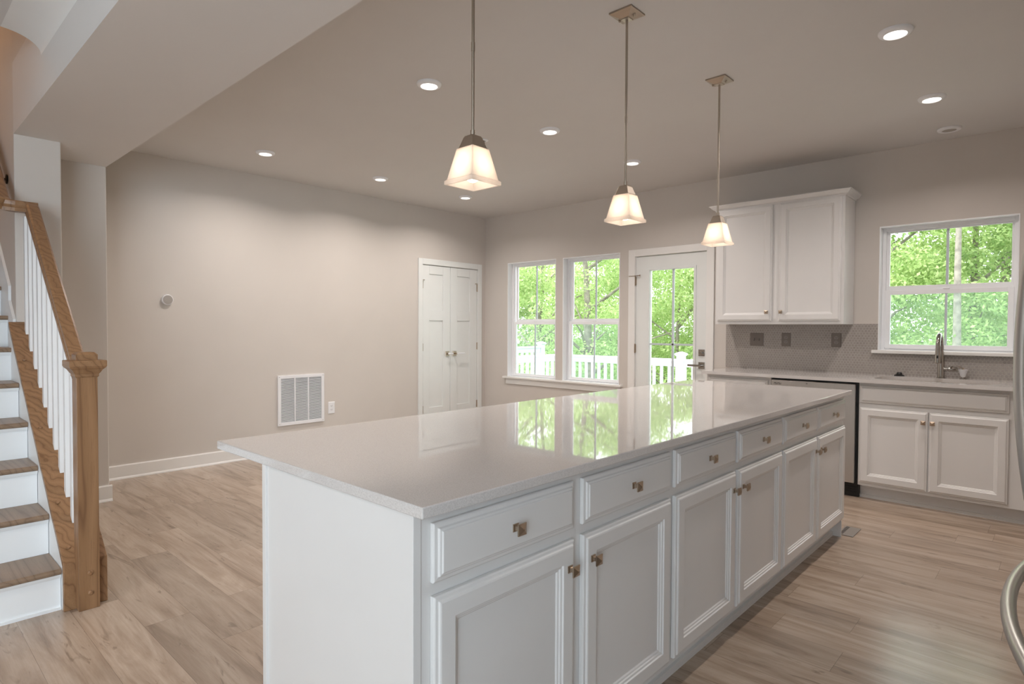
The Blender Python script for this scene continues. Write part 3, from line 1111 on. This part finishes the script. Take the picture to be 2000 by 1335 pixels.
def make_pendant(x, y, label):
    p = thing('pendant_light', (x, y, H), label, 'pendant light', 'pendant lights above the island')

    def sq(mb, rows, cap=True):
        mb.loft([[(x - s, y - s, z), (x + s, y - s, z), (x + s, y + s, z), (x - s, y + s, z)] for s, z in rows], cap)
        return mb
    can = sq(MB(), [(0.060, H - 0.0005), (0.060, H - 0.008), (0.056, H - 0.009), (0.022, H - 0.026), (0.020, H - 0.030)]).build('canopy', 'pendant', p)
    for sx, sy in ((1, 0), (-1, 0)):
        mb = MB()
        mb.lathe([(0.006, 0), (0.006, -0.01), (0.003, -0.014)], (x + 0.04 * sx, y + 0.04 * sy, H - 0.014), 'z', 12)
        mb.build('canopy_screw', 'pendant', can)
    mb = MB()
    mb.lathe([(0.0056, PZ + 0.17), (0.0056, H - 0.02)], (x, y, 0), 'z', 14)
    mb.lathe([(0.0068, 2.235), (0.0068, 2.265)], (x, y, 0), 'z', 14)
    mb.lathe([(0.009, PZ + 0.168), (0.009, PZ + 0.19)], (x, y, 0), 'z', 14)
    mb.build('rod', 'pendant', p, smooth=True)
    sq(MB(), [(0.0375, PZ + 0.122), (0.0375, PZ + 0.1265), (0.0345, PZ + 0.130), (0.0235, PZ + 0.164), (0.020, PZ + 0.170)]).build('socket_cap', 'pendant', p, 0.001)
    # hollow frosted shade: outer shell, rim, inner shell
    rows = [(0.040, PZ + 0.1255), (0.0635, PZ + 0.0185), (0.066, PZ + 0.0165), (0.0695, PZ + 0.0135), (0.0705, PZ + 0.012), (0.0705, PZ + 0.002), (0.069, PZ),
            (0.0615, PZ), (0.060, PZ + 0.012), (0.037, PZ + 0.122)]
    sq(MB(), rows, False).build('shade', 'frost', p)
    mb = MB()
    mb.lathe([(0.004, PZ + 0.118), (0.013, PZ + 0.110), (0.013, PZ + 0.084), (0.019, PZ + 0.066), (0.0255, PZ + 0.048), (0.0265, PZ + 0.034), (0.021, PZ + 0.019), (0.010, PZ + 0.0115), (0.002, PZ + 0.010)], (x, y, 0), 'z', 20)
    mb.build('bulb', 'bulb', p, smooth=True)
    return p


p0 = make_pendant(4.245, -4.251, 'pendant lamp with square frosted shade on a long rod, nearest and largest of the three')
dup(p0, (4.245, -3.267, H), 'pendant lamp with square frosted shade, middle one of the three over the island')
dup(p0, (4.245, -2.257, H), 'pendant lamp with square frosted shade, farthest of the three, before the upper cabinet')

# ------------------------------------------------------------------ recessed lights
WARM = (1.0, 0.915, 0.865)


def make_can(x, y, label):
    c = thing('recessed_light', (x, y, H), label, 'recessed light', 'lit recessed ceiling lights')
    mb = MB()
    mb.lathe([(0.075, H - 0.0005), (0.075, H - 0.006), (0.071, H - 0.013), (0.058, H - 0.019), (0.051, H - 0.020), (0.047, H - 0.012), (0.047, H - 0.006)], (x, y, 0), 'z', 40, cap=False)
    mb.build('trim_ring', 'white_pl', c, smooth=True)
    MB().lathe([(0.047, H - 0.011), (0.047, H - 0.0125), (0.03, H - 0.015), (0.004, H - 0.016)], (x, y, 0), 'z', 32).build('diffuser', 'diffuser', c)
    add_light('can_lamp', 'AREA', (0, 0, -0.024), 11.5, WARM, None, c, shape='DISK', size=0.085, spread=math.radians(150))
    return c


c0 = make_can(2.933, -3.373, 'lit round recessed ceiling light just left of the nearest pendant rod')
for x, y, lab in ((2.933, -2.227, 'lit round recessed ceiling light midway between the nearest and middle pendant rods'),
                  (0.80, -3.387, 'lit round recessed ceiling light above the left wall, closest to the dropped beam'),
                  (0.79, -2.229, 'lit round recessed ceiling light above the left wall, second from the dropped beam'),
                  (0.797, -1.102, 'lit round recessed ceiling light near the room corner, above the white double closet doors'),
                  (2.937, -1.085, 'lit round recessed ceiling light just right of the middle pendant rod, before the windows'),
                  (5.13, -2.236, 'lit round recessed ceiling light at the upper right, largest of all in view'),
                  (5.12, -1.102, 'lit round recessed ceiling light on the right, in front of the unlit round fixture')):
    dup(c0, (x, y, H), lab)
# extra unseen cans added over the front room to brighten the stair-side walls
for x, y, lab in ((3.5, -6.5, 'added unseen recessed light over the front room, nearest the stairs'),
                  (3.5, -8.3, 'added unseen recessed light over the front room, toward the front wall')):
    dup(c0, (x, y, 2.72), lab)
mb = MB()
mb.lathe([(0.075, H - 0.0005), (0.075, H - 0.006), (0.071, H - 0.013), (0.055, H - 0.018), (0.046, H - 0.016), (0.044, H - 0.012)], (5.115, -0.306, 0), 'z', 40, cap=False)
c = thing('ceiling_speaker', (5.115, -0.306, H), 'unlit round white ceiling fixture close to the back wall above the sink', 'ceiling fixture')
mb.build('trim_ring', 'white_pl', c, smooth=True)
MB().lathe([(0.047, H - 0.010), (0.047, H - 0.012), (0.03, H - 0.014), (0.004, H - 0.0145)], (5.115, -0.306, 0), 'z', 32).build('grille', 'grey_pl', c)
c = thing('fire_sprinkler', (2.40, -2.393, H), 'small white ceiling sprinkler head beside the nearest pendant shade', 'sprinkler')
MB().lathe([(0.04, H - 0.0005), (0.038, H - 0.006), (0.02, H - 0.010), (0.018, H - 0.004)], (2.40, -2.393, 0), 'z', 28, cap=False).build('escutcheon', 'white_pl', c, smooth=True)
MB().lathe([(0.008, H - 0.002), (0.008, H - 0.02), (0.014, H - 0.024), (0.014, H - 0.027)], (2.40, -2.393, 0), 'z', 16).build('head', 'bronze', c)

# ------------------------------------------------------------------ left wall fittings
c = thing('thermostat', (0, -3.899, 1.507), 'small round grey thermostat on the bare left wall', 'thermostat')
MB().lathe([(0.046, 0.0), (0.047, 0.012), (0.044, 0.024), (0.040, 0.026)], (0.0005, -3.899, 1.507), 'x', 40).build('body', 'white_pl', c, smooth=True)
MB().lathe([(0.039, 0.024), (0.039, 0.0275), (0.03, 0.0285)], (0.0005, -3.899, 1.507), 'x', 40).build('dial_face', 'grey_pl', c)

c = thing('return_air_grille', (0, -2.65, 0.28), 'large white louvred return air grille low on the left wall', 'air grille')
Y0, Y1, Z0, Z1 = -2.905, -2.398, 0.282, 0.787
fr = MB()
fr.box(0.0005, 0.016, Y0, Y0 + 0.032, Z0, Z1)
fr.box(0.0005, 0.016, Y1 - 0.032, Y1, Z0, Z1)
fr.box(0.0005, 0.016, Y0 + 0.032, Y1 - 0.032, Z0, Z0 + 0.03)
fr.box(0.0005, 0.016, Y0 + 0.032, Y1 - 0.032, Z1 - 0.03, Z1)
for k in (1, 2):
    yc = Y0 + 0.032 + (Y1 - Y0 - 0.064) * k / 3
    fr.box(0.002, 0.0155, yc - 0.006, yc + 0.006, Z0 + 0.03, Z1 - 0.03)
fro = fr.build('frame', 'white_pl', c, 0.001)
for yy in (Y0 + 0.016, Y1 - 0.016):
    for zz in (Z0 + 0.016, Z1 - 0.016):
        MB().lathe([(0.004, 0.0155), (0.003, 0.018)], (0, yy, zz), 'x', 10).build('screw', 'grey_pl', fro)
MB().box(0.0003, 0.001, Y0 + 0.02, Y1 - 0.02, Z0 + 0.02, Z1 - 0.02).build('backing', 'dark', c)
lv = MB()
NL = 34
for k in range(NL):
    z = Z0 + 0.034 + (Z1 - Z0 - 0.068) * k / (NL - 1)
    lv.prism([(0.0015, z + 0.004), (0.0135, z - 0.004), (0.0145, z - 0.0032), (0.0025, z + 0.0048)], 'y', Y0 + 0.03, Y1 - 0.03)
lv.build('louvre_slats', 'white_pl', c)

c = thing('floor_register', (4.77, -1.47, 0), 'small grey metal floor register beside the far corner of the island', 'floor register')
MB().box(4.745, 4.835, -1.60, -1.40, 0.0003, 0.005).build('frame', 'plate_in', c, 0.001)
mb = MB()
for k in range(9):
    y = -1.585 + k * 0.02
    mb.box(4.755, 4.775, y, y + 0.011, 0.004, 0.0054)
mb.build('slots', 'dark', c)

# ------------------------------------------------------------------ staircase
RUN, RISE, NX, NZ = 0.254, 0.1915, 2.497, 0.187
SR, SLF = -5.118, -6.098
st = thing('staircase', (2.4, -5.6, 0), 'straight staircase with oak treads and white risers climbing away at the left', 'staircase')
for k in range(11):
    nx, nz = NX - RUN * k, NZ + RISE * k
    yr = SR if nx - RUN > 1.0 else -5.096
    mb = MB()
    # rounded nosing profile
    prof = [(nx - RUN - 0.02, nz - 0.026), (nx - 0.008, nz - 0.026), (nx - 0.002, nz - 0.021), (nx, nz - 0.013), (nx - 0.002, nz - 0.005), (nx - 0.008, nz), (nx - RUN - 0.02, nz)]
    mb.prism(prof, 'y', SLF, yr)
    mb.build('tread', 'tread', st)
    r = MB()
    r.box(nx - 0.04, nx - 0.022, SLF, yr, max(0.0, nz - RISE), nz - 0.026)
    r.prism([(nx - 0.022, nz - 0.044), (nx - 0.014, nz - 0.044), (nx - 0.010, nz - 0.036), (nx - 0.006, nz - 0.026), (nx - 0.022, nz - 0.026)], 'y', SLF, yr)
    if k == 0:
        r.box(nx - 0.022, nx - 0.012, SLF, yr, 0, 0.012)
    r.build('riser', 'riser', st)
# skirt on the stairwell wall beyond the column
mb = MB()
sl0 = RISE / RUN
zz = lambda x: NZ + (NX - x) * sl0
mb.prism([(1.134, zz(1.134) - 0.30), (1.134, zz(1.134) + 0.10), (0.98, zz(0.98) + 0.10), (0.98, zz(0.98) + 0.19), (-0.2, zz(-0.2) + 0.19), (-0.2, zz(-0.2) - 0.30)], 'y', -5.095, -5.081)
mb.build('wall_skirt', 'riser', st)

ra = thing('stair_railing', (2.5, -5.03, 0), 'oak stair railing with square newel post, white square balusters and sloping handrail', 'stair railing')
KY0, KY1 = -5.117, -4.950
ztop = lambda x: 0.212 + (2.527 - x) * 0.7815
mb = MB()
mb.prism([(1.137, 0.0), (1.137, ztop(1.137) - 0.03), (2.50, ztop(2.50) - 0.03), (2.50, 0.0)], 'y', KY0 + 0.001, KY1 - 0.012)
mb.build('knee_wall', 'riser', ra)
mb = MB()
mb.prism([(1.137, ztop(1.137) - 0.032), (1.137, ztop(1.137)), (2.527, 0.212), (2.527, 0.0), (2.502, 0.0), (2.502, ztop(2.502) - 0.032)], 'y', KY0, KY1)
capo = mb.build('sloping_cap', 'oak_s', ra, 0.003)
for x, y in ((1.42, -5.085), (1.85, -5.085), (2.25, -5.085), (2.46, -5.085)):
    mb = MB()
    mb.lathe([(0.009, -0.002), (0.009, 0.003), (0.005, 0.006)], (x, y, ztop(x) + 0.001), 'z', 12)
    mb.build('wood_plug', 'oak_x', capo)
NY0, NY1 = -5.071, -4.991
mb = MB()
mb.box(2.496, 2.575, NY0, NY1, 0, 1.085)
nw = mb.build('newel_post', 'oak_z', ra, 0.002)
mb = MB()
nc, nyc = 2.5355, -5.031
rows = [(0.0405, 1.045), (0.0445, 1.05), (0.0445, 1.060), (0.049, 1.066), (0.057, 1.080), (0.066, 1.088), (0.070, 1.096), (0.070, 1.118), (0.068, 1.121), (0.042, 1.122), (0.041, 1.122), (0.041, 1.146), (0.030, 1.157)]
mb.loft([[(nc - s, nyc - s, z), (nc + s, nyc - s, z), (nc + s, nyc + s, z), (nc - s, nyc + s, z)] for s, z in rows])
mb.build('newel_cap', 'oak_x', nw)
for z in (0.075, 0.165):
    mb = MB()
    mb.lathe([(0.011, 0.0), (0.011, 0.003), (0.006, 0.007)], (2.575, -5.026, z), 'x', 14)
    mb.build('wood_plug', 'oak_x', nw)
# handrail: slope, then an easing that turns level across the column
hz = lambda x: 1.034 + (2.497 - x) * 0.812
RP = [(-0.029, -0.031), (-0.029, -0.012), (-0.024, -0.006), (-0.029, 0.004), (-0.029, 0.024), (-0.020, 0.031), (0.020, 0.031), (0.029, 0.024), (0.029, 0.004), (0.024, -0.006), (0.029, -0.012), (0.029, -0.031)]
mb = MB()
XT = 1.345
RY = -5.033
mb.sweep([(2.51, RY, hz(2.51)), (2.2, RY, hz(2.2)), (1.9, RY, hz(1.9)), (XT + 0.04, RY, hz(XT + 0.04)), (XT, RY, hz(XT + 0.012))], RP)
hr = mb.build('handrail', 'oak_s', ra)
ZL = hz(XT + 0.012) - 0.002
mb = MB()
mb.sweep([(XT, RY + 0.029, ZL), (XT, -5.105, ZL), (XT - 0.012, -5.14, ZL + 0.004), (XT - 0.04, -5.155, ZL + 0.024), (XT - 0.5, -5.155, ZL + 0.024 + 0.46 * 0.77), (-0.9, -5.155, ZL + 0.024 + (XT - 0.04 + 0.9) * 0.77)], RP)
mb.build('wall_handrail', 'oak_x', ra)
for x in (0.90, -0.3):
    z = ZL + 0.024 + (XT - 0.04 - x) * 0.77 - 0.045
    mb = MB()
    mb.sweep([(x, -5.081, z - 0.06), (x, -5.10, z - 0.065), (x, -5.145, z - 0.045), (x, -5.155, z)], 0.008)
    mb.lathe([(0.03, 0.0), (0.03, -0.008), (0.012, -0.012)], (x, -5.0805, z - 0.06), 'y', 18)
    mb.build('rail_bracket', 'iron', ra, smooth=True)
# balusters
xb = [1.215 + 0.1247 * k for k in range(11)]
BY = -5.031
for k, x in enumerate(xb):
    if x > 2.44:
        continue
    s = 0.0185
    mb = MB()
    zt = ZL - 0.035
    zb = ztop(x) - 0.01
    if x < XT - 0.03:
        # short ones under the level turn die into the column side of the rail
        zt = ZL - 0.035
    mb.loft([[(x - s, BY - s, ztop(x - s) - 0.002), (x + s, BY - s, ztop(x + s) - 0.002), (x + s, BY + s, ztop(x + s) - 0.002), (x - s, BY + s, ztop(x - s) - 0.002)],
             [(x - s, BY - s, (hz(x - s) - 0.036) if x > XT else zt), (x + s, BY - s, (hz(x + s) - 0.036) if x > XT else zt), (x + s, BY + s, (hz(x + s) - 0.036) if x > XT else zt), (x - s, BY + s, (hz(x - s) - 0.036) if x > XT else zt)]])
    mb.build('baluster', 'riser', ra, 0.0015)
# lamp glow of the upper hall
add_light('upper_hall_lamp', 'POINT', (-0.6, -5.6, 4.6), 45, (1.0, 0.62, 0.36), shadow_soft_size=0.12)

# ------------------------------------------------------------------ refrigerator (only its handles reach into the frame)
fr_ = thing('refrigerator', (6.1, -4.02, 0), 'stainless steel refrigerator at the right edge with bowed bar handles', 'refrigerator')
XF = 5.775
mb = MB()
mb.box(XF + 0.055, 6.48, -4.475, -3.565, 0.02, 1.78)
mb.build('cabinet', 'frit', fr_, 0.004)
for i, (a, b) in enumerate(((-4.473, -4.022), (-4.018, -3.567))):
    dr = MB().box(XF, XF + 0.05, a, b, 0.745, 1.775).build('door', 'steel', fr_, 0.01)
    yc = -4.055 if i == 0 else -3.985
    pth = []
    for k in range(25):
        t_ = -1 + 2 * k / 24
        pth.append((XF - 0.012 - 0.049 * (1 - t_ * t_) if abs(t_) < 1 else XF + 0.004, yc, 1.215 + 0.44 * t_))
    MB().sweep(pth, 0.0145, up=(0, 1, 0)).build('handle', 'steel', dr, smooth=True)
fz = MB().box(XF, XF + 0.05, -4.473, -3.567, 0.08, 0.735).build('freezer_drawer', 'steel', fr_, 0.01)
pth = []
for k in range(25):
    t_ = -1 + 2 * k / 24
    pth.append((XF - 0.014 - 0.060 * (1 - t_ * t_) if abs(t_) < 1 else XF + 0.004, -4.02 + 0.40 * t_, 0.70))
MB().sweep(pth, 0.0135).build('handle', 'steel', fz, smooth=True)

# ------------------------------------------------------------------ outdoors
DZ = -0.10
RT = 0.80
mb = MB()
for k in range(21):
    mb.box(-1.2, 6.5, 0.16 + k * 0.14, 0.16 + k * 0.14 + 0.134, DZ - 0.03, DZ)
simple(mb, 'deck_floor', 'deck', 'raised wooden deck outside the back door', 'deck')


def rail_section(p0, p1, parent, zt, n, zbase=DZ):
    a, b = Vector((p0[0], p0[1], 0)), Vector((p1[0], p1[1], 0))
    dvec = (b - a).normalized()
    s = Vector((-dvec.y, dvec.x, 0))

    def bar(z0, z1, w, name):
        m_ = MB()
        q = [a + s * w, b + s * w, b - s * w, a - s * w]
        m_.loft([[(v.x, v.y, z0) for v in q], [(v.x, v.y, z1) for v in q]])
        m_.build(name, 'composite', parent, 0.004)
    bar(zt - 0.035, zt, 0.045, 'top_rail')
    bar(zt - 0.12, zt - 0.035, 0.025, 'under_rail')
    bar(zbase + 0.08, zbase + 0.15, 0.025, 'bottom_rail')
    for k in range(n):
        c_ = a + (b - a) * ((k + 0.5) / n)
        m_ = MB()
        m_.box(c_.x - 0.019, c_.x + 0.019, c_.y - 0.019, c_.y + 0.019, zbase + 0.15, zt - 0.12)
        m_.build('baluster', 'composite', parent)


def rail_post(x, y, parent, zt, zbase=DZ):
    m_ = MB()
    m_.box(x - 0.055, x + 0.055, y - 0.055, y + 0.055, zbase - 0.9, zt)
    po = m_.build('post', 'composite', parent, 0.004)
    m_ = MB()
    m_.loft([[(x - s_, y - s_, z_), (x + s_, y - s_, z_), (x + s_, y + s_, z_), (x - s_, y + s_, z_)] for s_, z_ in ((0.062, zt - 0.02), (0.075, zt), (0.075, zt + 0.018), (0.02, zt + 0.045))])
    m_.build('post_cap', 'composite', po)


rl = thing('deck_railing', (2.5, 3.0, DZ), 'white deck railing with square balusters outside the back windows and door', 'railing')
rail_section((-1.09, 3.0), (1.33, 3.0), rl, RT, 18)
rail_section((1.33, 3.0), (3.75, 3.0), rl, RT, 18)
rail_section((3.75, 3.0), (6.4, 3.0), rl, RT, 20)
rail_section((-1.09, 0.25), (-1.09, 3.0), rl, RT, 20)
for x in (-1.09, 1.33, 3.75, 6.4):
    rail_post(x, 3.0, rl, RT + 0.07)
rn = thing('neighbour_railing', (-2.0, 2.5, DZ), 'taller white railing of the next deck, seen through the left window', 'railing')
rail_section((-2.0, 0.3), (-2.0, 3.5), rn, 0.915, 22)
rail_post(-2.0, 3.56, rn, 0.965)

g = MB()
N = 14
V = [[g.bm.verts.new((-40 + 80 * i / N, 0.5 + 60 * j / N, -1.6 + 0.035 * max(0, 60 * j / N - 8) + 0.25 * math.sin(i * 1.7 + j * 2.3))) for i in range(N + 1)] for j in range(N + 1)]
for j in range(N):
    for i in range(N):
        g.bm.faces.new((V[j][i], V[j][i + 1], V[j + 1][i + 1], V[j + 1][i]))
tag(g.build('ground', 'grass', smooth=False), kind='structure')


def leaf_cloud(name, mat, parent, blobs, n, size, seed, origin):
    r = np.random.RandomState(seed)
    w = np.array([b[3] ** 2 for b in blobs])
    idx = r.choice(len(blobs), n, p=w / w.sum())
    B = np.array([b[:3] for b in blobs])[idx]
    rad = np.array([b[3] for b in blobs])[idx]
    dirs = r.normal(size=(n, 3))
    dirs /= np.linalg.norm(dirs, axis=1)[:, None]
    dist = rad * r.uniform(0.25, 1.0, n) ** 0.5
    c_ = B + dirs * dist[:, None] * np.array([1.25, 1.25, 0.75])
    nr = dirs * 0.5 + r.normal(size=(n, 3)) * 0.55 + np.array([0, 0, 0.45])
    nr /= np.linalg.norm(nr, axis=1)[:, None]
    a = np.cross(nr, r.normal(size=(n, 3)))
    a /= np.linalg.norm(a, axis=1)[:, None]
    b = np.cross(nr, a)
    s = size * r.uniform(0.6, 1.3, n)[:, None]
    v = np.stack([c_ - a * s, c_ - b * s * 0.55, c_ + a * s, c_ + b * s * 0.55], 1).reshape(-1, 3) - np.array(origin)
    me = bpy.data.meshes.new(name)
    me.vertices.add(n * 4)
    me.vertices.foreach_set('co', v.astype(np.float32).ravel())
    me.loops.add(n * 4)
    me.loops.foreach_set('vertex_index', np.arange(n * 4, dtype=np.int32))
    me.polygons.add(n)
    me.polygons.foreach_set('loop_start', np.arange(0, n * 4, 4, dtype=np.int32))
    me.polygons.foreach_set('loop_total', np.full(n, 4, dtype=np.int32))
    me.update(calc_edges=True)
    me.materials.append(M[mat])
    o = bpy.data.objects.new(name, me)
    COL.objects.link(o)
    o.parent = parent
    OFF[o.name] = Vector(origin)
    return o


def tree(label, x, y, h, spread, mat, n, size, seed, trunk=0.12, low=0.25, bare=0.0, kind='tree', lean=0.0, gap=1.0):
    r = random.Random(seed)
    zg = -1.6
    t_ = thing('leafy_tree' if kind == 'tree' else 'leafy_shrub', (x, y, zg), label, kind, 'trees beyond the deck' if kind == 'tree' else 'shrubs beyond the deck')
    if kind == 'tree':
        tr = MB()
        path = [Vector((x + lean * (k / 6) ** 1.5 + r.uniform(-0.06, 0.06), y + r.uniform(-0.05, 0.05), zg + h * 0.92 * k / 6)) for k in range(7)]
        loops = []
        for k, p in enumerate(path):
            rr_ = trunk * (1 - 0.8 * k / 6)
            loops.append([(p.x + rr_ * math.cos(2 * math.pi * i / 10), p.y + rr_ * math.sin(2 * math.pi * i / 10), p.z) for i in range(10)])
        tr.loft(loops)
        for k in range(9):
            f_ = r.uniform(low, 0.8)
            i0 = min(5, int(f_ * 6))
            b0 = path[i0].lerp(path[i0 + 1], f_ * 6 - i0)
            ang = r.uniform(0, 2 * math.pi)
            L_ = spread * r.uniform(0.5, 0.95)
            b1 = b0 + Vector((math.cos(ang) * L_ * 0.5, math.sin(ang) * L_ * 0.5, L_ * 0.38))
            b2 = b0 + Vector((math.cos(ang) * L_, math.sin(ang) * L_, L_ * 0.55))
            rows = []
            for p, q in ((b0, trunk * 0.35), (b1, trunk * 0.22), (b2, trunk * 0.08)):
                rows.append([(p.x + q * math.cos(2 * math.pi * i / 6), p.y, p.z + q * math.sin(2 * math.pi * i / 6)) if abs(math.sin(ang)) > 0.7 else (p.x, p.y + q * math.cos(2 * math.pi * i / 6), p.z + q * math.sin(2 * math.pi * i / 6)) for i in range(6)])
            tr.loft(rows)
        tr.build('trunk', 'bark', t_, smooth=True)
    blobs = []
    nb = int(70 * gap)
    for k in range(nb):
        f_ = r.uniform(low, 1.0)
        prof_ = math.sin(math.pi * min(1, 0.18 + 0.78 * (f_ - low) / (1 - low + 1e-6))) ** 0.7
        ang = r.uniform(0, 2 * math.pi)
        q = spread * prof_ * math.sqrt(r.uniform(0.05, 1))
        blobs.append((x + lean * f_ ** 1.5 + q * math.cos(ang), y + q * math.sin(ang), zg + h * f_, spread * r.uniform(0.14, 0.26)))
    leaf_cloud('foliage', mat, t_, blobs, n, size, seed, (x, y, zg))
    return t_


# seen through the two left windows: an airy maple and neighbours with sky between
tree('airy pale green tree with a forked trunk behind the left window', -7.0, 9.2, 7.2, 2.4, 'leaf_a', 13486, 0.049, 11, 0.16, 0.28, gap=0.75, lean=0.5)
tree('bright green spreading tree with branches behind the second window', -4.3, 8.6, 7.1, 2.6, 'leaf_b', 18696, 0.049, 12, 0.17, 0.22, lean=-0.5)
tree('distant green tree between the two left windows', -10.5, 15.0, 8.0, 3.0, 'leaf_b', 16320, 0.069, 13, 0.16, 0.10)
tree('distant tree seen low through the left window', -14.5, 16.0, 6.4, 3.2, 'leaf_c', 17680, 0.075, 14, 0.16, 0.05)
tree('distant tree behind the spreading tree of the second window', -8.0, 17.5, 8.6, 3.2, 'leaf_a', 17680, 0.075, 15, 0.18, 0.08)
# seen through the door
tree('slender light tree with thin trunk seen through the back door', -3.1, 14.5, 8.8, 1.5, 'leaf_a', 6553, 0.058, 16, 0.13, 0.42, gap=0.6)
tree('tall tree with bare trunk at the right of the door glass', -2.9, 18.5, 8.5, 1.8, 'leaf_b', 7044, 0.063, 17, 0.20, 0.45, gap=0.6)
tree('leafy tree low behind the deck railing in the door glass', -2.6, 10.5, 4.6, 1.9, 'leaf_a', 19040, 0.046, 18, 0.10, 0.05)
tree('wide leafy tree behind the railing left of the door', -5.2, 12.5, 5.0, 2.4, 'leaf_b', 20400, 0.052, 19, 0.12, 0.05)
tree('leafy tree behind the railing right of the door', -0.6, 11.0, 4.8, 2.0, 'leaf_c', 19040, 0.049, 20, 0.12, 0.05)
# seen through the kitchen window: dense woodland
tree('dense bright tree at the left of the kitchen window', 2.3, 11.5, 7.6, 2.3, 'leaf_b', 29920, 0.049, 21, 0.12, 0.04)
tree('dense bright tree in the middle of the kitchen window', 4.0, 13.0, 8.0, 2.4, 'leaf_a', 29920, 0.052, 22, 0.14, 0.04)
tree('dense dark green tree at the right of the kitchen window', 5.7, 12.0, 8.0, 2.3, 'leaf_c', 27200, 0.052, 23, 0.13, 0.04)
tree('tall pine-like tree with straight grey trunk in the kitchen window', 4.12, 9.6, 9.0, 1.2, 'leaf_c', 3337, 0.052, 24, 0.10, 0.62, gap=0.5)
tree('far woodland tree behind the kitchen window, left', 1.0, 18.0, 9.8, 3.4, 'leaf_b', 25467, 0.069, 25, 0.2, 0.03)
tree('far woodland tree behind the kitchen window, centre', 4.2, 19.5, 10.3, 3.6, 'leaf_c', 25399, 0.075, 26, 0.2, 0.03)
tree('far woodland tree behind the kitchen window, right', 7.6, 18.5, 10.0, 3.6, 'leaf_b', 23264, 0.075, 27, 0.2, 0.03)
